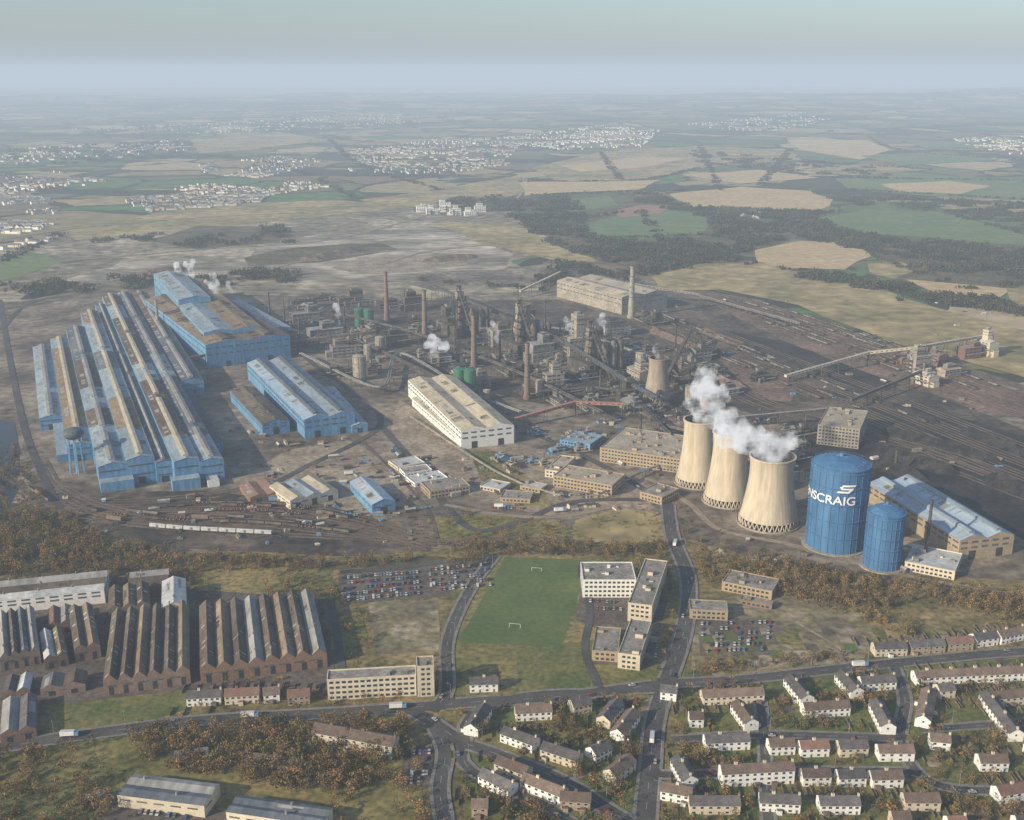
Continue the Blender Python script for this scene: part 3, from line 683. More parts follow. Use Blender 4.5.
# ---------------------------------------------------------------- cooling towers, holders, chimneys
def push(p,r):
    y=p.y+r; p.x*=(y*cp+CH*sp)/(p.y*cp+CH*sp); p.y=y
def coolt(u,v,vtop,wb,wt,mat='conc'):
    p=G(u,v); dep=p.y*cp+CH*sp; rb=wb/2*dep/FP; rt=wt/2*dep/FP
    push(p,rb*.9); h=HT(p.y-rt,vtop)
    mb=MB(); prof=[]; n=16; rth=rt*.94
    for k in range(n+1):
        t=k/n; z=6+(h-6)*t; zt=.78
        if t<zt: s=(zt-t)/zt; r=math.sqrt(rth**2+(rb**2-rth**2)*s**1.7)
        else: s=(t-zt)/(1-zt); r=rth+(rt-rth)*s*s
        prof.append((r,z))
    mb.rev(0,0,prof,mat,48,False)
    mb.rev(0,0,[(r-1.0,z) for r,z in prof],'plantD',32,False)
    mb.rev(0,0,[(prof[-1][0]+.4,h-1.2),(prof[-1][0]+.4,h),(prof[-1][0]-1.0,h)],mat,48,False)
    for k in range(36):
        a=2*math.pi*k/36; b=a+math.pi/36; c=a-math.pi/36
        for q in (b,c): mb.tube((rb*1.03*math.cos(a),rb*1.03*math.sin(a),0),(rb*math.cos(q),rb*math.sin(q),6.2),.5,mat,4)
    mb.rev(0,0,[(rb*1.12,0),(rb*1.12,1.4),(rb*1.08,1.4)],'plantT',40,False)
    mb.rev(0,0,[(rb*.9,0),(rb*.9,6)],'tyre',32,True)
    mb.obj('cooling_tower',XY(p.x,p.y))
    return p,h,rt
c1=coolt(697,489,424,42,33); c2=coolt(727,508,437,46,36); c3=coolt(768,532,463,58,46)
c4=coolt(657,405,360,28,20,'concD'); c5=coolt(523,342,305,24,15,'concD')
def holder(u,v,vt,w,text=False):
    p=G(u,v); dep=p.y*cp+CH*sp; r=w/2*dep/FP; h=HT(p.y,vt); push(p,r)
    par=empty('gasholder'); par.location=p
    mb=MB()
    mb.rev(0,0,[(r,0),(r,h)],'holder',64,False)
    mb.rev(0,0,[(r+.5,h-.2),(r+.5,h+.6),(r*.97,h+.8),(r*.85,h+2.2),(r*.6,h+4.2),(r*.3,h+5.4),(r*.08,h+5.8)],'holder',64,True)
    mb.cyl(0,0,h+5.8,h+8,r*.09,r*.09,'holdL',12)
    for k in range(24):
        a=2*math.pi*k/24
        mb.tube(((r+.25)*math.cos(a),(r+.25)*math.sin(a),0),((r+.25)*math.cos(a),(r+.25)*math.sin(a),h),.22,'holdL' if k%2 else 'holder',4)
        mb.tube(((r+.5)*math.cos(a),(r+.5)*math.sin(a),h+.6),((r+.5)*math.cos(a),(r+.5)*math.sin(a),h+1.9),.1,'holdL',4)
        mb.tube((r*.1*math.cos(a),r*.1*math.sin(a),h+6),(r*.84*math.cos(a),r*.84*math.sin(a),h+2.6),.15,'holdL',4)
    for f in (.2,.4,.6,.8,.97): mb.rev(0,0,[(r,h*f-.4),(r+.8,h*f-.4),(r+.8,h*f),(r,h*f)],'holder' if f<.9 else 'holdL',64,False)
    mb.rev(0,0,[(r+.9,h+1.9),(r+.95,h+2.0)],'holdL',64,False)
    mb.rev(0,0,[(r+3,0),(r+3,.9),(r,.9)],'plantT',48,False)
    mb.obj('shell',None,parent=par)
    if text:
        fc=bpy.data.curves.new('lettering','FONT'); fc.body='RAVENSCRAIG'; fc.size=10.5; fc.offset=.16
        to=bpy.data.objects.new('tmp',fc); scene.collection.objects.link(to)
        bpy.context.view_layer.update()
        dg=bpy.context.evaluated_depsgraph_get(); me=bpy.data.meshes.new_from_object(to.evaluated_get(dg)); bpy.data.objects.remove(to)
        xm=max(v.co.x for v in me.vertices); sc=65/xm
        face=math.atan2(-p.y,-p.x); end=face+math.radians(33)
        for v in me.vertices:
            a=end-(xm-v.co.x)*sc/r; zz=h*.62+v.co.y*.9
            v.co=Vector(((r+.95)*math.cos(a),(r+.95)*math.sin(a),zz))
        me.materials.clear(); me.materials.append(mt['letter']); place(me,'lettering',None,par)
        lg=MB()
        def arc(x0,x1,z0,z1,sk=0):
            n=5
            for k in range(n):
                xa=x0+(x1-x0)*k/n; xb=x0+(x1-x0)*(k+1)/n
                q=[]
                for (xx,zz) in ((xa,z0),(xb,z0),(xb,z1),(xa,z1)):
                    a=face+math.radians(14)+(xx+sk*(zz-z0))/r; q.append(((r+.95)*math.cos(a),(r+.95)*math.sin(a),zz))
                lg.poly(q,'letter')
        zb=h*.62+9.5
        arc(-7,2,zb,zb+1.5,.9); arc(1.2,3.8,zb+1.5,zb+2.6,.6); arc(-4,5,zb+2.6,zb+3.9,.0); arc(-5,-2.8,zb+3.9,zb+5,.6); arc(-4,6,zb+5,zb+6.5,.9)
        lg.obj('emblem',None,parent=par)
    return p,h,r
holder(834,556,473,57,True); holder(881,573,519,36)
def chimney(u,v,vt,w=3,mat='chimB',name='brick_chimney'):
    p=G(u,v); h=HT(p.y,vt); mb=MB()
    mb.rev(0,0,[(w*1.5,0),(w*1.5,4),(w*1.25,4.2),(w*.78,h-3),(w*.95,h-2.5),(w*.95,h)],mat,20,False)
    mb.rev(0,0,[(w*.95,h),(w*.6,h),(w*.6,h-4)],'tyre',20,True)
    for f in (.4,.6,.8):
        q=w*(1.25-.47*f); mb.rev(0,0,[(q+.15,h*f),(q+.2,h*f+.8)],'plantD',20,False)
    mb.obj(name,XY(p.x,p.y))
chimney(387,320,272,3.2);chimney(425,340,290,3.4);chimney(474,367,315,3.2);chimney(527,399,343,3.0)
chimney(631,318,266,4.0,'plantT','concrete_chimney');chimney(159,335,300,2.2,'plantT','steel_chimney')
for u,v,vt in [(285,328,300),(300,345,318),(345,330,306),(560,345,322),(600,395,370),(455,350,325),(500,362,335),(675,350,325),(730,470,448),(895,470,450),(903,500,478),(925,560,500),(545,332,300),(610,350,325),(640,440,415),(700,355,335),(270,318,292)]:
    chimney(u,v,vt,1.3,'plantD','steel_chimney')
def watertower(u,v,vt):
    p=G(u,v); h=HT(p.y,vt); mb=MB()
    for k in range(6):
        a=k*math.pi/3; mb.tube((7*math.cos(a),7*math.sin(a),0),(5.5*math.cos(a),5.5*math.sin(a),h-9),.6,'blueW',6)
        for z in (h*.3,h*.6):
            b=(k+1)*math.pi/3; mb.tube((6.4*math.cos(a),6.4*math.sin(a),z),(6.4*math.cos(b),6.4*math.sin(b),z),.25,'blueW',4)
    mb.cyl(0,0,0,h-9,1.4,1.4,'blueW',10)
    mb.rev(0,0,[(2,h-11),(7,h-9),(9,h-6.5),(9.2,h-4),(7.5,h-1.5),(4,h),(.8,h+.6)],'blueD',24,True)
    mb.obj('water_tower',XY(p.x,p.y))
watertower(78,473,428)
# ---------------------------------------------------------------- process plant
def plantbld(name,u,v,w,d,h,seed,mats=None,rot=None):
    r=random.Random(seed); p=G(u,v); mb=MB(); wl,rf=mats or r.choice([('plantD','dbrnR'),('plantG','greyR'),('plantB','dbrnR'),('plantT','flatR'),('plantD','plantD'),('plantG','brnR'),('plantG','plantD')])
    h1=h*r.uniform(.5,.75)
    mb.gable(-w/2,w/2,-d/2,d/2,-.5,h1,2,wl,rf,'x' if w>d else 'y')
    a=r.uniform(.3,.6)*w; b=r.uniform(.5,.9)*d; x=r.uniform(-w/2,w/2-a)
    mb.box(x,x+a,-b/2+.3,b/2-.3,h1*.7,h,wl,rf)
    mb.box(x+a*.2,x+a*.7,-b/4,b/4,h+.02,h+r.uniform(1,4),'plantG' if wl!='plantG' else 'plantD',rf)
    sx=r.choice([-1,1])*w*.5; mb.box(min(sx,sx*1.4),max(sx,sx*1.4),-d*.3,d*.25,-.5,h1*.5,wl,'flatR')
    for z in [h1*.25,h1*.55,h1*.85]:
        for s in (-1,1):
            n=max(1,int(w/6))
            for k in range(n):
                mb.poly([(-w/2+k*6+1,s*(d/2+.1),z),(-w/2+k*6+5,s*(d/2+.1),z),(-w/2+k*6+5,s*(d/2+.1),z+1.3),(-w/2+k*6+1,s*(d/2+.1),z+1.3)],'glass')
    for z in [h*.82,h*.92]:
        mb.box(x-.4,x+a+.4,-b/2-.5,b/2+.5,z-.15,z+.15,'plantD',bot=True)
    fx=r.choice([-1,1])*(w/2+4); fh=h*r.uniform(.5,1.1)
    for ax in (-2.5,2.5):
        for ay in (-3,3): mb.tube((fx+ax,ay,0),(fx+ax,ay,fh),.25,'plantD',4)
    for k in range(int(fh/5)): mb.box(fx-2.5,fx+2.5,-3,3,k*5+4,k*5+4.2,'plantD',bot=True); mb.tube((fx-2.5,-3,k*5),(fx+2.5,-3,k*5+5),.15,'plantD',4)
    mb.tube((fx,0,fh),(x+a/2,0,h*.9),.7,'plantG',6); mb.tube((-w/2,-d/2-4,h1*.5),(w/2+5,-d/2-4,h1*.6),.7,'plantG',6)
    for k in range(r.choice([0,0,1,2])):
        xx=r.uniform(-w/2,w/2); yy=-d/2-r.uniform(2,5); rad=r.uniform(1.0,2.6); hh=h*r.uniform(.25,.6)
        mb.rev(xx,yy,[(rad,0),(rad,hh),(rad*.6,hh+rad*.5)],r.choice(['plantG','plantB','plantD']),12,True)
    mb.cyl(r.uniform(-w/2,w/2),r.uniform(-d/3,d/3),h1,h+r.uniform(2,7),.55,.45,'plantD',8)
    for sx2,sy in ((-w/2-2,d/2),(-w/2-5,d/2),(-w/2-2,d/2-3),(-w/2-5,d/2-3)): mb.tube((sx2,sy,0),(sx2,sy,h1),.2,'plantD',4)
    for k in range(int(h1/3.5)):
        mb.box(-w/2-5,-w/2-2,d/2-3,d/2,k*3.5+3,k*3.5+3.15,'plantG',bot=True)
    return mb.obj(name,XY(p.x,p.y,0,rot if rot is not None else r.choice([.42,.42,.35,-1.15])))
rr=random.Random(21)
for i,(u,v,w,d,h,mm) in enumerate([(575,362,26,20,62,('plantT','flatT')),(305,325,40,22,30,('plantG','greyR')),(325,340,46,24,26,None),(345,355,36,22,22,None),(412,310,30,20,30,None),(450,330,34,20,34,None),
  (500,345,30,22,30,None),(553,385,22,16,26,('plantT','flatR')),(540,360,30,22,34,None),(600,350,30,20,30,None),(640,385,30,20,28,None),(615,335,40,20,22,None),(480,385,24,18,18,None),(395,345,30,16,22,None),
  (440,365,26,16,18,None),(680,380,24,16,26,None),(700,360,24,16,22,None),(590,410,24,14,16,None),(370,345,30,20,20,None),(350,305,40,20,24,None),(655,325,20,16,20,None),(530,330,26,18,30,None),(510,375,26,16,18,None),
  (625,400,20,14,22,None),(420,395,18,12,12,None),(725,395,26,14,14,None),(760,380,20,12,12,None),(340,375,24,12,12,None),(560,405,24,14,14,None)]):
    plantbld('process_building',u,v,w,d,h,100+i,mm)
for k in range(105):
    t=rr.random(); u=rr.uniform(290,720); v=290+(u-290)/430*60+rr.uniform(0,75)
    if 400<u<520 and v>375: continue
    if u<360 and v>350: continue
    plantbld('plant_building',u,v,rr.uniform(12,38),rr.uniform(8,20),rr.uniform(5,14),300+k)
for k in range(26):
    u=rr.uniform(660,800); v=rr.uniform(395,440)+(u-660)*.25
    plantbld('plant_building',u,v,rr.uniform(8,18),rr.uniform(6,12),rr.uniform(5,10),500+k)
for k in range(24):
    u=rr.uniform(500,680); v=rr.uniform(425,470)
    if 590<u<690 and v<475: continue
    plantbld('plant_building',u,v,rr.uniform(8,16),rr.uniform(6,10),rr.uniform(4,8),600+k,rr.choice([('plantT','flatR'),('brickT','flatT'),('blueW','blueR')]))
for (u,v,hh) in [(918,374,34),(935,364,20),(968,358,22),(985,355,34),(925,384,16),(948,375,14),(905,362,12)]:
    plantbld('screening_house',u,v,26,16,hh,int(u),[('plantT','flatT'),('cream','palR'),('tileR','flatR')][u%3])
shed('sinter_plant',frame((557,281),(622,298),(568,268),26,False),27,2,4,wall='plantT',roofs=('creamR','flatT'),axis='x',sky=True,skyp=.3,skymat='flatT')
ym=MB()
for (x0,y0,x1,y1,n) in [(250,455,430,520,70),(430,455,660,515,60),(700,540,960,575,40),(590,410,700,450,30),(230,430,400,480,30),(820,440,1010,480,14),(640,300,1000,420,60),(60,495,430,545,50)]:
    for k in range(n):
        u=rr.uniform(x0,x1); v=rr.uniform(y0,y1); p=G(u,v)
        if onroad(p,3): continue
        ym.M=XY(p.x,p.y,0,rr.choice([.4,-1.15,.1])+rr.uniform(-.1,.1)); w=rr.uniform(2,10); d=rr.uniform(2,5); h=rr.uniform(1,3.4)
        wl=rr.choice(['plantT','plantB','brickO','plantG','cream','blueW','plantD','plantD'])
        if rr.random()<.5: ym.gable(-w/2,w/2,-d/2,d/2,-.2,h,1,wl,rr.choice(['greyR','dbrnR','brnR','palR']),'x',oh=.2)
        else:
            for q in range(3):
                xx=q*w*.36-w/2; ym.box(xx,xx+w*.3,-d/2,d/2*rr.uniform(.3,1),-.2,h*rr.uniform(.4,1),wl)
ym.M=None; ym.obj('yard_stores')
def furnace(u,v,rot,h=62):
    p=G(u,v); mb=MB()
    mb.rev(0,0,[(7,0),(7,12),(6.5,20),(8,26),(5.5,44),(4,46),(2,50)],'plantB',20,True)
    for a in range(4):
        x=9*(1 if a%2 else -1); y=9*(1 if a>1 else -1); mb.tube((x,y,0),(x*.7,y*.7,h-6),.7,'plantD',4)
    for z in (14,24,33,42,52): mb.box(-10+z*.05,10-z*.05,-10+z*.05,10-z*.05,z,z+.5,'plantD',bot=True)
    mb.box(-5,5,-4,4,h-10,h,'plantG','dbrnR')
    for s in (-1,1): mb.tube((s*3,0,46),(s*3,2,h+8),1.0,'plantB',8)
    mb.tube((-3,2,h+8),(3,2,h+8),1.2,'plantB',8); mb.tube((0,2,h+8),(22,10,24),1.5,'plantB',8)
    mb.rev(24,11,[(1,4),(5,10),(5,22),(2,27)],'plantB',14,True)
    for s in (-2,2):
        mb.tube((s,-50,0),(s,-4,h-3),.6,'plantD',4); mb.tube((s,-50,3),(s,-4,h+1),.5,'plantD',4)
    for k in range(12):
        t=k/12; y=-50+46*t; z=(h-3)*t; mb.box(-2,2,y,y+.6,z,z+3,'plantD',bot=True)
    mb.box(-18,-8,-25,25,0,16,'plantD','dbrnR')
    for k in range(3):
        x=14+k*11; mb.rev(x,-12,[(4.2,0),(4.2,34),(3.6,37),(2,39),(.5,40)],'plantG' if k%2 else 'plantB',16,True)
        mb.tube((x,-12,30),(x,-4,22),1,'plantB',6)
    mb.tube((10,-4,22),(40,-4,22),1.3,'plantB',8)
    mb.obj('blast_furnace',XY(p.x,p.y,0,rot))
furnace(520,352,.5); furnace(460,335,.5); furnace(590,372,.5,56)
def tanks(name,lst,mat):
    for (u,v,r,h) in lst:
        p=G(u,v); mb=MB(); mb.rev(0,0,[(r,0),(r,h),(r*.5,h+r*.15),(.3,h+r*.2)],mat,20,True)
        for f in (.35,.7,1): mb.rev(0,0,[(r,h*f-.3),(r+.4,h*f-.3),(r+.4,h*f),(r,h*f)],'plantG' if mat!='plantG' else 'plantD',20,False)
        mb.tube((r+.3,0,0),(r*.2,r+.3,h),.3,'plantD',4)
        for k in range(8):
            a=k*math.pi/4; mb.tube(((r+.15)*math.cos(a),(r+.15)*math.sin(a),0),((r+.15)*math.cos(a),(r+.15)*math.sin(a),h),.2,'plantG',4)
        mb.obj(name,XY(p.x,p.y))
tanks('green_tank',[(360,326,7,26),(369,327,7,26),(460,392,7,28),(470,393,7,28)],'green')
tanks('storage_silo',[(360,380,8,30),(368,360,5,20),(380,350,6,18),(487,400,4,12),(640,372,6,24),(690,400,6,16),(705,410,6,16),(540,395,5,18),(740,470,6,8)],'plantT')
def gallery(name,A,ha,B,hb,w=3.5,mat='plantG',roof='greyR'):
    a=G(*A); b=G(*B); a.z=ha; b.z=hb; mb=MB(); d=b-a; L=d.length; dd=d.normalized(); s=Vector((-dd.y,dd.x,0)).normalized()*w/2; u=Vector((0,0,3))
    P=[a-s,a+s,a+s+u,a-s+u]; Q=[b-s,b+s,b+s+u,b-s+u]
    for k in range(4):
        k2=(k+1)%4; mb.poly([P[k],P[k2],Q[k2],Q[k]],roof if k==2 else mat)
    mb.poly(P,mat); mb.poly(Q,mat)
    o=s*1.02
    for sg in (1,-1):
        n=int(L/6)
        for k in range(n):
            p1=a+d*((k+.2)/n)+o*sg+Vector((0,0,1.2)); p2=a+d*((k+.7)/n)+o*sg+Vector((0,0,1.2))
            mb.poly([p1,p2,p2+Vector((0,0,.9)),p1+Vector((0,0,.9))],'glass')
    n=max(1,int(L/28))
    for k in range(n+1):
        p=a+d*(k/n)
        if p.z<3: continue
        for sg in (1,-1): mb.tube(p+s*sg,(p.x+s.x*sg*2,p.y+s.y*sg*2,0),.45,'plantD',4)
        mb.tube(p-s*1.5-Vector((0,0,p.z*.5)),p+s*1.5-Vector((0,0,p.z*.5)),.3,'plantD',4)
    mb.obj(name)
gallery('conveyor_gallery',(785,382),6,(868,366),16,4,'cream','creamR')
gallery('conveyor_gallery',(868,366),16,(912,366),22,4,'cream','creamR')
gallery('conveyor_gallery',(515,428),8,(575,416),14,4,'pinkC','pinkC'); gallery('conveyor_gallery',(575,416),14,(622,418),14,4,'pinkC','pinkC')
gallery('conveyor_gallery',(434,300),22,(560,362),28,5,'plantD','dbrnR'); gallery('conveyor_gallery',(560,362),28,(655,412),14,5,'plantD','blueD')
gallery('conveyor_gallery',(370,352),8,(470,405),12,3,'plantD','dbrnR')
gallery('conveyor_gallery',(520,298),10,(560,288),26,4,'creamR','creamR'); gallery('conveyor_gallery',(625,302),30,(700,303),12,4,'plantT','creamR')
gallery('conveyor_gallery',(290,352),12,(370,345),16,4,'brickO','plantB'); gallery('conveyor_gallery',(190,370),14,(300,352),14,4,'plantB','plantB')
gallery('conveyor_gallery',(655,412),14,(690,345),20,3.5,'plantD','dbrnR'); gallery('conveyor_gallery',(700,303),10,(800,330),8,3.5,'plantB','plantT')
gallery('conveyor_gallery',(912,366),22,(990,352),22,4,'plantT','creamR'); gallery('conveyor_gallery',(700,430),8,(830,425),16,3,'plantD','greyR')
gallery('conveyor_gallery',(850,410),10,(920,384),14,3,'plantD','dbrnR')
def pipes(px,h,r=1.0,n=2,mat='plantG'):
    L=smooth([G(*p) for p in px],25); mb=MB()
    for k in range(n):
        O=offs(L,k*r*2.6)
        for a,b in zip(O,O[1:]): mb.tube((a.x,a.y,h),(b.x,b.y,h),r,mat,6)
    for p in L: mb.tube((p.x-1,p.y,0),(p.x-1,p.y,h),.35,'plantD',4); mb.tube((p.x+r*n*2,p.y,0),(p.x+r*n*2,p.y,h),.35,'plantD',4)
    mb.obj('pipe_bridge')
pipes([(300,360),(380,395),(400,360),(470,400),(520,420)],9); pipes([(410,420),(500,478),(560,500)],4,.5,2,'plantT')
pipes([(540,400),(620,400),(700,470),(800,480)],10,1.1,2,'plantD'); pipes([(330,320),(420,345),(520,385),(600,425)],14,1.3,2,'plantD'); pipes([(480,340),(560,340),(650,370)],16,1.2,2)
pipes([(640,420),(690,440),(790,440)],8,.8,3,'plantB'); pipes([(600,500),(660,470),(690,480)],5,.6)
def heap(A,B,w,h,mat,name='stock_heap'):
    a=G(*A); b=G(*B); d=b-a; L=d.length; d.normalize(); s=Vector((-d.y,d.x,0)); n=max(3,int(L/5)); mb=MB(); rows=[]
    for k in range(n+1):
        t=k/n; e=min(1,min(t,1-t)*L/(w*.5)); c=a+d*(t*L); row=[]
        for j,(o,z) in enumerate([(-.5,0),(-.25,.52),(0,1),(.25,.5),(.5,0)]):
            q=c+s*o*w*max(.15,e)*(1+.2*noise.noise(c*.1+Vector((j,0,0)))); q.z=z*h*e*(1+.35*noise.noise(c*.07+Vector((j*3,7,0)))); row.append(q)
        rows.append(row)
    for r0,r1 in zip(rows,rows[1:]):
        for j in range(4): mb.poly([r0[j],r1[j],r1[j+1],r0[j+1]],mat)
    mb.obj(name)
for A,B,w,h,m_ in [((860,445),(960,475),28,9,'coal'),((980,478),(1080,510),28,10,'coal'),((880,430),(1000,462),20,7,'coal'),((870,462),(930,482),24,8,'coal'),((850,390),(940,425),18,5,'coal'),((740,345),(830,378),18,6,'coal'),
   ((700,330),(760,352),16,5,'ore'),((960,430),(1060,468),22,7,'coal'),((650,330),(700,350),18,6,'ore'),((700,372),(750,392),18,6,'ore'),((20,300),(60,292),30,7,'coal'),((0,290),(40,285),30,7,'ore'),
   ((300,262),(360,250),60,9,'ore'),((420,262),(480,256),60,8,'ore'),((130,276),(190,268),60,8,'ore')]:
    heap(A,B,w,h,m_)
def wagonmesh(body,kind):
    mb=MB(); mb.box(-7,7,-1.3,1.3,1.1,1.4,'plantD',bot=True)
    if kind==0:
        mb.box(-6.9,6.9,-1.35,1.35,1.4,3.3,body); mb.poly([(-6.6,-1.1,3.32),(6.6,-1.1,3.32),(6.6,1.1,3.32),(-6.6,1.1,3.32)],'coal')
    elif kind==1:
        mb.gable(-6.9,6.9,-1.35,1.35,1.4,3.6,.5,body,body,'x',oh=.05); mb.box(-1,1,-1.42,1.42,1.5,3.4,'plantG')
    else:
        for k in range(4): mb.tube((-5+k*3.3,-1,1.8),(-5+k*3.3,1,1.8),.6,body,8)
        mb.box(-6.9,-6.6,-1.3,1.3,1.4,3,body); mb.box(6.6,6.9,-1.3,1.3,1.4,3,body)
    for x in (-5,-3.4,3.4,5):
        for y in (-.8,.8): mb.tube((x,y-.1,.5),(x,y+.1,.5),.5,'tyre',10)
    return mb.mesh('rail_wagon')
wg=[wagonmesh('plantB',0),wagonmesh('plantG',0),wagonmesh('palR',1),wagonmesh('brickO',2),wagonmesh('plantD',0),wagonmesh('brnR',1)]
def train(px,o,t0,t1,kinds,gap=14.8,prob=1):
    L=offs(smooth([G(*p) for p in px],12),o); acc=[0]
    for a,b in zip(L,L[1:]): acc.append(acc[-1]+(b-a).length)
    s=acc[-1]*t0
    while s<acc[-1]*t1:
        for i in range(len(L)-1):
            if acc[i]<=s<=acc[i+1]: break
        f=(s-acc[i])/(acc[i+1]-acc[i]); p=L[i].lerp(L[i+1],f); d=L[i+1]-L[i]
        if rr.random()<prob: place(wg[rr.choice(kinds)],'rail_wagon',XY(p.x,p.y,ZC[0]+.15,math.atan2(d.y,d.x)))
        s+=gap
q1=[(60,505),(110,508),(200,505),(300,508),(380,525),(440,545)]; q2=[(50,490),(90,510),(160,520),(260,524),(340,532),(430,545)]; q3=[(-40,440),(20,488),(70,515),(150,528),(260,535),(400,542),(520,548)]
train(q3,0,.55,.70,[2]); train(q3,5,.3,.5,[0,5],prob=.6); train(q2,-1,.2,.8,[0,3,4],prob=.8); train(q2,9,.25,.7,[0,3,1],prob=.7); train(q1,-4,.25,.75,[0,3,4],prob=.7); train(q1,1,.3,.6,[3,0],prob=.8); train(q1,-14,.3,.6,[3,4],prob=.8);train(q2,4,.3,.7,[3,5,0],prob=.6)
for o,a,b in ((-48,.3,.6),(-42,.2,.5),(-30,.3,.6),(-6,.1,.5),(0,.4,.7),(12,.2,.45)): train(q4,o,a,b,[0,4,4,1],prob=.7)
for o,a,b in ((-56,.3,.6),(-40,.2,.6),(-28,.3,.7),(0,.1,.5),(6,.4,.7),(24,.2,.6),(30,.3,.5)): train(q5,o,a,b,[4,4,0,1],prob=.7)
# ---------------------------------------------------------------- cars
def carmesh(m,van=False):
    mb=MB(); hw=.82
    pf=[(-2.05,.35),(-2.05,.85),(-1.35,.95),(-1.0,1.4),(.45,1.42),(1.05,.95),(1.95,.8),(2.05,.4)] if not van else [(-2.4,.35),(-2.4,2.0),(-2.2,2.1),(1.2,2.1),(1.7,1.3),(2.3,1.1),(2.4,.4)]
    for y in (-hw,hw): mb.poly([(x,y*(.88 if z>1.2 and not van else 1),z) for x,z in pf],m)
    for (x0,z0),(x1,z1) in zip(pf,pf[1:]):
        f0=.88 if z0>1.2 and not van else 1; f1=.88 if z1>1.2 and not van else 1
        gl=(abs(z1-z0)>.3 and max(z0,z1)>1.2 and min(z0,z1)>.9)
        mb.poly([(x0,-hw*f0,z0),(x0,hw*f0,z0),(x1,hw*f1,z1),(x1,-hw*f1,z1)],'glass' if gl else m)
    if not van:
        for s in (-1,1): mb.poly([(-1.15,s*hw*1.01,.98),(.85,s*hw*1.01,.98),(.4,s*hw*.92,1.34),(-.95,s*hw*.92,1.34)],'glass')
    for x in (-1.3,1.3):
        for y in (-.75,.75): mb.tube((x,y-.1,.32),(x,y+.1,.32),.32,'tyre',10)
    return mb.mesh('car')
cms=[carmesh(c) for c in carm]; vm=carmesh(carm[1],True)
def lot(c,rows,cols,prob=.8,jit=.25):
    A,B,C,D=[G(*p) for p in c]
    for r_ in range(rows):
        t=(r_+.5)/rows
        for k in range(cols):
            if rr.random()>prob*(.45 if (k//4+r_)%3==0 else 1): continue
            s=(k+.5)/cols; a=A.lerp(D,t); b=B.lerp(C,t); p=a.lerp(b,s); d=(D-A)
            ang=math.atan2(d.y,d.x)+rr.uniform(-.05,.05)+(math.pi if rr.random()<.5 else 0)
            p+=Vector((rr.uniform(-jit,jit),rr.uniform(-jit*2,jit*2),0))
            me=vm if rr.random()<.05 else rr.choice(cms)
            place(me,'parked_car' if me is not vm else 'parked_van',XY(p.x,p.y,ZC[0]+.01,ang))
lot([(341,604),(420,596),(418,570),(341,576)],5,26,.85); lot([(430,594),(492,588),(488,562),(428,568)],5,20,.75)
lot([(700,655),(768,652),(772,620),(700,622)],6,15,.55)
lot([(588,612),(622,614),(622,592),(590,592)],3,10,.7); lot([(406,786),(432,784),(430,750),(410,750)],5,7,.6)
lot([(598,625),(612,625),(612,618),(600,618)],1,5,.8); lot([(425,500),(470,496),(468,492),(425,495)],1,14,.7); lot([(480,510),(520,512),(520,506),(482,505)],1,12,.7); lot([(560,500),(610,498),(606,492),(562,495)],2,14,.6)
lot([(340,520),(366,516),(362,508),(338,512)],2,8,.6); lot([(740,590),(780,594),(778,585),(742,582)],2,10,.7); lot([(120,812),(200,822),(200,817),(122,808)],1,14,.6); lot([(640,668),(656,668),(660,640),(646,640)],4,4,.6)
for ri,(L,w,mat,mark,pave,name) in enumerate(roads[:13]):
    for k in range(int(len(L)/7)):
        if rr.random()<.4:
            i=rr.randrange(1,len(L)-2); s=rr.choice([-1,1]); off=s*(w/4 if ri<7 else w/2-1.1)
            p=offs(L,off)[i]; d=L[i+1]-L[i]; a=math.atan2(d.y,d.x)+(math.pi if s>0 else 0)
            place(rr.choice(cms),'car',XY(p.x,p.y,.41,a))
def lorry():
    mb=MB(); mb.box(-5,2.6,-1.2,1.2,1.1,3.7,'white','palR',bot=True)
    mb.box(2.9,4.9,-1.15,1.15,.7,2.9,'blueW',bot=True); mb.poly([(4.93,-1,1.8),(4.93,1,1.8),(4.93,1,2.7),(4.93,-1,2.7)],'glass'); mb.box(-5,4.6,-.5,.5,.6,1.1,'plantD',bot=True)
    for x in (-4,-2.8,3.8):
        for y in (-1,1): mb.tube((x,y-.15,.5),(x,y+.15,.5),.5,'tyre',10)
    return mb.mesh('lorry')
lm=lorry()
for u,v,a in [(250,718,.1),(398,709,.1),(652,740,1.4),(350,475,.3),(560,512,.2),(675,545,1.3),(860,667,.1),(95,800,.5),(500,508,0),(70,737,.1)]:
    p=G(u,v); place(lm,'lorry',XY(p.x,p.y,.42,a))
mb=MB(); mb.tube((0,0,0),(0,0,9),.11,'lampM',6,.07); mb.tube((0,0,9),(1.8,0,9.5),.06,'lampM',5); mb.box(1.6,2.5,-.15,.15,9.4,9.55,'lampM',bot=True); sl=mb.mesh('street_lamp')
for (L,w,mat,mark,pave,name) in roads[:13]:
    if not pave: continue
    O=offs(L,w/2+.6); 
    for i in range(3,len(L)-1,6):
        if near(O[i],L): continue
        d=L[i+1]-L[i]; place(sl,'street_lamp',XY(O[i].x,O[i].y,.4,math.atan2(d.y,d.x)-math.pi/2))
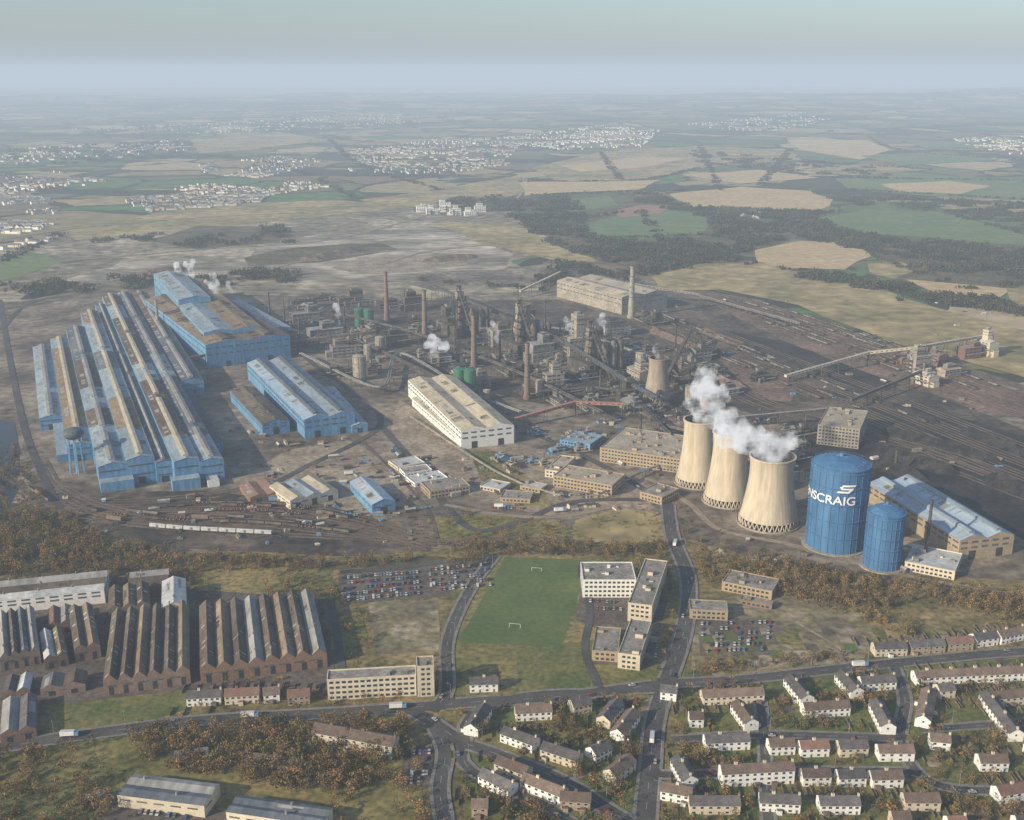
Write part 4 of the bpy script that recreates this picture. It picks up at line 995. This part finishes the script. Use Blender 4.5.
def goals():
    c=[G(504,563),G(575,565),G(553,640),G(470,634)]; ctr=sum(c,Vector())/4
    ax=((c[0]-c[3])+(c[1]-c[2])).normalized(); bx=Vector((ax.y,-ax.x,0)); m=Matrix(((bx.x,ax.x,0,ctr.x),(bx.y,ax.y,0,ctr.y),(0,0,1,ZC[0]+.02),(0,0,0,1)))
    for s in (-1,1):
        g=MB(); y=s*44
        for x in (-3.7,3.7): g.tube((x,y,0),(x,y,2.5),.09,'letter',6); g.tube((x,y,2.5),(x,y+s*2,0),.05,'letter',4)
        g.tube((-3.7,y,2.5),(3.7,y,2.5),.09,'letter',6); g.obj('goal_post',m)
goals()
# ---------------------------------------------------------------- trees
def treemesh(seed,h,rad,mats,nclump,nleaf,ls,trunk=True):
    r=random.Random(seed); mb=MB()
    if trunk:
        mb.tube((0,0,0),(0,0,h*.45),h*.03,'bark',6,h*.018)
        for k in range(6):
            a=r.uniform(0,6.3); e=r.uniform(.55,.95)
            mb.tube((0,0,h*r.uniform(.25,.45)),(rad*.6*math.cos(a),rad*.6*math.sin(a),h*e),h*.014,'bark',4,h*.004)
    for c in range(nclump):
        a=r.uniform(0,6.28); t=r.random(); z=h*(.28+.72*t); 
        er=rad*math.sqrt(max(.05,1-((t-.42)/.62)**2)); q=er*math.sqrt(r.random())
        cc=Vector((q*math.cos(a),q*math.sin(a),z)); m=r.choice(mats); cs=rad*r.uniform(.2,.38)
        for l in range(nleaf):
            o=Vector((r.gauss(0,1),r.gauss(0,1),r.gauss(0,.7)))*cs*.6; n=Vector((r.gauss(0,1),r.gauss(0,1),r.gauss(.6,1))).normalized()
            u=n.orthogonal().normalized(); v=n.cross(u); s=ls*r.uniform(.5,1.1); p=cc+o
            mb.poly([p+u*s,p+v*s*.8,p-u*s*.9,p-v*s],m)
    return mb.mesh('tree')
pal=[['lf1','lf3','lf5'],['lf2','lf5','lf2'],['lf5','lf1','lf2'],['lf6','lf6','lf1'],['lf4','lf2','lf4'],['lf3','lf1','lf6'],['lf1','lf5','lf6'],['lf3','lf3','lf5']]
NT=[treemesh(40+i,9+i%3*1.5,3.4+(i%2)*.8,pal[i%8],20,7,.58) for i in range(8)]
BS=[treemesh(80+i,3.2,2.6,pal[(i*2+1)%8],12,6,.55,trunk=False) for i in range(5)]
def clumpmesh(seed):
    r=random.Random(seed); mb=MB()
    for k in range(24):
        x,y=r.uniform(-28,28),r.uniform(-20,20); h=r.uniform(7,12); rad=r.uniform(3,5); m=r.choice(['wf1','wf2','wf1','wf3','wf2'])
        mb.tube((x,y,0),(x,y,h*.5),.3,'bark',4)
        for l in range(20):
            p=Vector((x,y,h*.6))+Vector((r.gauss(0,.5)*rad,r.gauss(0,.5)*rad,r.gauss(0,.2)*h)); n=Vector((r.gauss(0,1),r.gauss(0,1),r.gauss(.8,1))).normalized()
            u=n.orthogonal().normalized(); v=n.cross(u); s=r.uniform(1,2)
            mb.poly([p+u*s,p+v*s,p-u*s,p-v*s],m)
    return mb.mesh('tree_clump')
CL=[clumpmesh(i) for i in range(5)]
def inpoly(x,y,P):
    c=False; n=len(P); j=n-1
    for i in range(n):
        if (P[i].y>y)!=(P[j].y>y) and x<(P[j].x-P[i].x)*(y-P[i].y)/(P[j].y-P[i].y)+P[i].x: c=not c
        j=i
    return c
def scatter(name,px,n,protos,s0,s1,road_=False,houses=False,patchy=0):
    P=[G(*p) for p in px]; x0=min(p.x for p in P);x1=max(p.x for p in P);y0=min(p.y for p in P);y1=max(p.y for p in P)
    par=empty(name); k=0; tries=0
    while k<n and tries<n*14:
        tries+=1; x=rr.uniform(x0,x1); y=rr.uniform(y0,y1)
        if not inpoly(x,y,P): continue
        if patchy and noise.noise(Vector((x*.012,y*.012,2)))<patchy-.5+rr.uniform(-.2,.2): continue
        p=Vector((x,y,0))
        if road_ and onroad(p,2.5): continue
        if houses and not clearh(p,2): continue
        s=rr.uniform(s0,s1)
        place(rr.choice(protos),name+'_tree',XY(x,y,0,rr.uniform(0,6.3),s),par); k+=1
AU=[NT[i] for i in (0,2,3,5,6,7,1)]
scatter('wooded_bank_trees',[(-40,520),(40,512),(110,545),(200,556),(330,562),(440,558),(500,556),(470,570),(380,566),(200,574),(60,578),(-40,580)],760,AU+NT+BS,.45,.9,True)
scatter('scrub_bushes',[(-40,440),(25,450),(50,500),(120,545),(60,560),(-40,560)],380,NT+BS,.4,.85,True,patchy=.4)
scatter('scrub_bushes',[(120,582),(200,564),(335,568),(340,600),(215,604),(140,590)],240,BS+AU,.35,.75,patchy=.4)
scatter('tree_belt',[(690,545),(760,555),(860,580),(1024,590),(1150,600),(1150,625),(1024,612),(900,610),(800,600),(700,580)],680,AU+NT+BS,.45,.9,True,patchy=.35)
scatter('tree_belt',[(770,590),(900,605),(1024,600),(1100,610),(1080,640),(900,635),(870,625)],340,BS+AU,.4,.8,True,patchy=.45)
scatter('railway_bank_trees',[(440,545),(560,545),(665,545),(672,556),(560,556),(480,556)],230,NT+BS,.45,.8,True)
scatter('roadside_trees',[(440,500),(490,512),(560,525),(570,540),(470,545),(445,525)],80,BS+AU,.4,.7,True)
scatter('garden_shrubs',[(690,690),(1040,665),(1080,850),(655,850),(665,740)],900,BS*2+NT,.3,.75,True,houses=True)
scatter('garden_shrubs',[(455,712),(640,700),(635,850),(470,850)],420,BS*2+NT,.35,.8,True,houses=True)
scatter('autumn_wood',[(130,735),(300,722),(405,720),(420,790),(440,850),(340,850),(320,800),(230,780),(110,760)],520,AU,.5,.95,True,houses=True,patchy=.3)
scatter('autumn_wood',[(-40,760),(90,742),(120,770),(100,850),(-60,860)],260,AU+BS,.5,.95,True,patchy=.35)
scatter('verge_trees',[(330,600),(370,600),(372,665),(440,655),(455,600),(450,700),(335,712),(200,716),(190,708)],130,NT+BS,.4,.75,True,patchy=.3)
scatter('verge_trees',[(585,560),(665,556),(690,600),(660,690),(650,690),(672,600)],60,NT,.4,.7,True)
scatter('factory_edge_trees',[(-40,575),(0,572),(110,572),(190,590),(190,600),(100,585),(-40,590)],60,NT,.5,.8)
scatter('verge_trees',[(690,665),(860,655),(1024,640),(1024,648),(860,664),(690,676)],80,BS+NT,.35,.7,True,houses=True)
scatter('works_shrubs',[(560,500),(700,500),(760,545),(690,545),(600,530)],90,BS+NT[:2],.3,.6,True,patchy=.3)
scatter('works_shrubs',[(330,515),(430,505),(440,540),(350,530)],60,BS,.3,.6,True,patchy=.3)
for px,n in [([(500,206),(560,196),(585,215),(585,238),(640,244),(700,238),(715,222),(740,214),(815,218),(850,234),(930,242),(1024,250),(1200,270),(1200,320),(1024,290),(1000,284),(918,268),(872,252),(800,238),(752,246),(730,262),(650,272),(600,262),(545,240)],800),
   ([(60,245),(150,235),(290,228),(290,243),(150,252)],26),([(640,190),(690,208),(740,210),(825,213),(815,218),(720,222),(640,205)],110),([(690,150),(780,158),(900,170),(880,180),(790,172),(700,165)],90),
   ([(0,285),(150,278),(300,272),(300,282),(150,288),(0,296)],50),([(820,200),(860,196),(1024,204),(1100,212),(1100,228),(1024,226),(930,210),(860,206)],160),([(770,272),(840,276),(1024,308),(1024,316),(850,286)],50),
   ([(420,205),(500,196),(520,200),(500,212)],40),([(0,150),(180,140),(200,155),(100,165),(0,165)],90),([(540,282),(560,262),(640,276),(640,285)],26)]:
    scatter('distant_woodland',px,n,CL,.5,1.05,patchy=.40)
def hedgeline(px):
    L=smooth([G(*p) for p in px],34); par=empty('hedgerow')
    for p in L:
        if rr.random()<.75:
            m=XY(p.x,p.y+rr.uniform(-5,5),0,rr.uniform(0,6.3))@Matrix.Diagonal((.7,.28,.6,1)); place(rr.choice(CL),'hedge_clump',m,par)
for h_ in [[(525,196),(600,193),(700,190)],[(520,182),(640,180),(700,168)],[(690,207),(830,212)],[(583,240),(700,235)],[(850,190),(1024,200)],[(835,178),(1024,181)],[(600,152),(620,180)],[(700,146),(720,190)],[(790,150),(760,186)],
   [(330,140),(360,165),(440,190)],[(200,155),(280,165),(360,200)],[(740,245),(650,275)],[(872,256),(1024,310)],[(940,212),(1024,234)],[(800,160),(930,170)],[(860,132),(900,150),(1024,160)],[(420,280),(545,290)],[(0,262),(60,235)],[(750,264),(860,282),(900,300)],[(640,212),(660,236)],[(560,222),(640,210)]]: hedgeline(h_)
# ---------------------------------------------------------------- distant towns
def town(px,n,wm=('white','cream','brick'),ang=0.2):
    P=[G(*p) for p in px]; x0=min(p.x for p in P);x1=max(p.x for p in P);y0=min(p.y for p in P);y1=max(p.y for p in P); mb=MB(); k=0;t=0
    while k<n and t<n*12:
        t+=1; x=rr.uniform(x0,x1); y=rr.uniform(y0,y1)
        an=ang+round(noise.noise(Vector((x*.0015,y*.0015,4)))*4)*.35; ca,sa=math.cos(an),math.sin(an)
        yr=-x*sa+y*ca; xr=x*ca+y*sa; yr=round(yr/38)*38+rr.uniform(-3,3); x=xr*ca-yr*sa; y=xr*sa+yr*ca
        if not inpoly(x,y,P): continue
        if noise.noise(Vector((x*.004,y*.004,9)))<-.08: continue
        w=rr.uniform(8,22); mb.M=Matrix.Translation((x,y,terr(x,y)+.5))@Matrix.Rotation(an+rr.choice([0,0,0,1.57]),4,'Z'); h=rr.choice([4.5,5,5.5,7])
        mb.gable(-w/2,w/2,-4,4,-1,h,2.6,rr.choice(wm),rr.choice(['tileB','slate','greyR']),'x'); k+=1
    mb.M=None; mb.obj('distant_town')
town([(-80,205),(0,190),(50,200),(62,225),(50,243),(0,250),(-100,255)],820,('white','white','cream'))
town([(-60,178),(60,172),(110,182),(60,192),(-60,195)],300); town([(120,200),(200,185),(300,180),(330,188),(250,205),(150,212)],520,('white','cream','cream'))
town([(200,165),(300,155),(330,163),(260,178),(205,175)],320,('white','white','cream')); town([(350,150),(450,138),(520,140),(510,165),(430,178),(350,172)],620,('cream','cream','white'))
town([(480,140),(600,128),(660,132),(640,148),(560,150)],520,('white','cream')); town([(950,140),(1100,135),(1150,150),(1000,155)],320,('cream','white'))
town([(0,150),(180,140),(190,150),(60,165),(0,165)],300); town([(60,130),(300,118),(420,116),(420,126),(200,134)],400,('cream',)); town([(740,216),(775,214),(775,220),(745,222)],8)
town([(680,128),(800,118),(840,124),(760,134)],160,('cream','white'))
for i,(u,v) in enumerate([(422,212),(432,214),(445,212),(470,216),(480,212),(455,215)]):
    plantbld('distant_works',u,v,30,16,R.uniform(12,34),900+i,('white','palR'),.2)
for i,(u,v) in enumerate([(760,216),(745,218)]): plantbld('farm_building',u,v,24,14,9,950+i,('white','greyR'),.2)
# ---------------------------------------------------------------- steam
def steam(name,blobs,dens=.10,em=.3,vox=2.0,disp=6,ns=.09,lo=.40,hi=.62,col=(1,1,1),step=.3):
    import bmesh
    bm=bmesh.new()
    for (x,y,z,r) in blobs:
        bmesh.ops.create_icosphere(bm,subdivisions=3,radius=r,matrix=Matrix.Translation((x,y,z)))
    me=bpy.data.meshes.new(name); bm.to_mesh(me); bm.free()
    o=place(me,name); md=o.modifiers.new('r','REMESH'); md.mode='VOXEL'; md.voxel_size=vox
    tx=bpy.data.textures.new(name,'CLOUDS'); tx.noise_scale=6; tx.noise_depth=3
    dm=o.modifiers.new('d','DISPLACE'); dm.texture=tx; dm.strength=disp; dm.texture_coords='GLOBAL'
    m=bpy.data.materials.new(name); m.use_nodes=True; nt=m.node_tree; nt.nodes.clear(); out=nt.nodes.new('ShaderNodeOutputMaterial'); L=nt.links.new
    pv=nt.nodes.new('ShaderNodeVolumePrincipled'); pv.inputs['Color'].default_value=(*col,1); pv.inputs['Anisotropy'].default_value=0
    g=nt.nodes.new('ShaderNodeNewGeometry'); nz=nt.nodes.new('ShaderNodeTexNoise'); nz.inputs['Scale'].default_value=ns; nz.inputs['Detail'].default_value=5; nz.inputs['Roughness'].default_value=.6
    L(g.outputs['Position'],nz.inputs['Vector'])
    mr=nt.nodes.new('ShaderNodeMapRange'); mr.inputs[1].default_value=lo; mr.inputs[2].default_value=hi; mr.inputs[3].default_value=0; mr.inputs[4].default_value=dens; L(nz.outputs[0],mr.inputs[0])
    L(mr.outputs[0],pv.inputs['Density'])
    mu=nt.nodes.new('ShaderNodeMath'); mu.operation='MULTIPLY'; mu.inputs[1].default_value=em; L(mr.outputs[0],mu.inputs[0]); L(mu.outputs[0],pv.inputs['Emission Strength'])  # added glow brightens the steam in place of multiple scattering
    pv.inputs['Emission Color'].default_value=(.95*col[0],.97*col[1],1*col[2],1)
    try: m.cycles.volume_step_rate=step
    except Exception: pass
    L(pv.outputs[0],out.inputs['Volume']); me.materials.append(m); return o
def plume(c,h,r,dx,dy,rise,n,seed,grow=1.5):
    q=random.Random(seed); out=[]
    for k in range(n):
        t=k/(n-1); out.append((c.x+dx*t+q.gauss(0,r*.45)*(.3+t),c.y+dy*t+q.gauss(0,r*.3)*t,h-3+rise*t+q.gauss(0,r*.3)*t,r*(.62+t*(grow-1)*q.uniform(.2,.8))*q.uniform(.4,.8)))
    return out
steam('steam_plume',plume(c3[0],c3[1],c3[2],-40,10,28,30,1)+plume(c3[0],c3[1],c3[2],0,0,16,12,6,1.2)+plume(c2[0],c2[1],c2[2],-22,10,42,30,2)+plume(c1[0],c1[1],c1[2]*.9,4,10,44,24,3,1.3),.12,.40,lo=.43,hi=.64,ns=.075,disp=8,step=.4)
steam('steam_plume',plume(c4[0],c4[1],c4[2]*.6,0,5,14,8,4),.10,.3,step=.5)
p=G(436,362); steam('steam_puff',plume(p,4,13,-4,0,26,14,5,1.6),.13,.38,step=.5)
for u,v,h,r in [(181,300,38,10),(196,305,48,9),(218,318,40,11),(233,316,36,8),(570,348,20,8),(340,330,12,7),(605,345,16,8),(498,350,14,7)]:
    p=G(u,v); steam('steam_puff',plume(p,h,r,-4,0,24,9,int(u),1.5),.12,.38,lo=.39,step=.5)
# ---------------------------------------------------------------- haze air
mb=MB(); mb.box(-70000,70000,-6000,75000,-300,560,'white',bot=True)
hz=mb.obj('atmosphere_haze'); hm=bpy.data.materials.new('haze'); hm.use_nodes=True; nt=hm.node_tree; nt.nodes.clear()
out=nt.nodes.new('ShaderNodeOutputMaterial'); sig=1/8600
ab=nt.nodes.new('ShaderNodeVolumeAbsorption'); ab.inputs['Color'].default_value=(0,0,0,1); ab.inputs['Density'].default_value=sig
em=nt.nodes.new('ShaderNodeEmission'); em.inputs['Color'].default_value=(.52,.61,.70,1); em.inputs['Strength'].default_value=sig  # airlight put in as even volume glow, standing in for scattered sunlight
ad=nt.nodes.new('ShaderNodeAddShader'); nt.links.new(ab.outputs[0],ad.inputs[0]); nt.links.new(em.outputs[0],ad.inputs[1])
nt.links.new(ad.outputs[0],out.inputs['Volume']); hz.data.materials.clear(); hz.data.materials.append(hm)
# ---------------------------------------------------------------- light
az=math.radians(236); el=math.radians(24)
sd=Vector((math.sin(az)*math.cos(el),math.cos(az)*math.cos(el),math.sin(el)))
w=bpy.data.worlds.new('World'); scene.world=w; w.use_nodes=True; nt=w.node_tree; bg=nt.nodes['Background']
sk=nt.nodes.new('ShaderNodeTexSky'); sk.sky_type='NISHITA'; sk.sun_disc=False; sk.sun_elevation=el; sk.sun_rotation=az; sk.dust_density=1.6; sk.air_density=1.0; sk.ozone_density=3.0
nt.links.new(sk.outputs[0],bg.inputs[0]); bg.inputs[1].default_value=.15
l=bpy.data.lights.new('sun','SUN'); l.energy=5; l.angle=math.radians(.5); l.color=(1,.87,.66)
lo=bpy.data.objects.new('sun',l); scene.collection.objects.link(lo); lo.rotation_euler=(-sd).to_track_quat('-Z','Y').to_euler()
cam=bpy.data.cameras.new('camera'); cam.sensor_width=36; cam.lens=FP/1024*36; cam.clip_start=1; cam.clip_end=120000
co=bpy.data.objects.new('camera',cam); scene.collection.objects.link(co); co.location=(0,0,CH); co.rotation_euler=(math.pi/2-PT,0,0)
scene.camera=co
scene.view_settings.view_transform='Standard'; scene.view_settings.look='None'; scene.view_settings.exposure=0
print('objects',len(scene.objects))
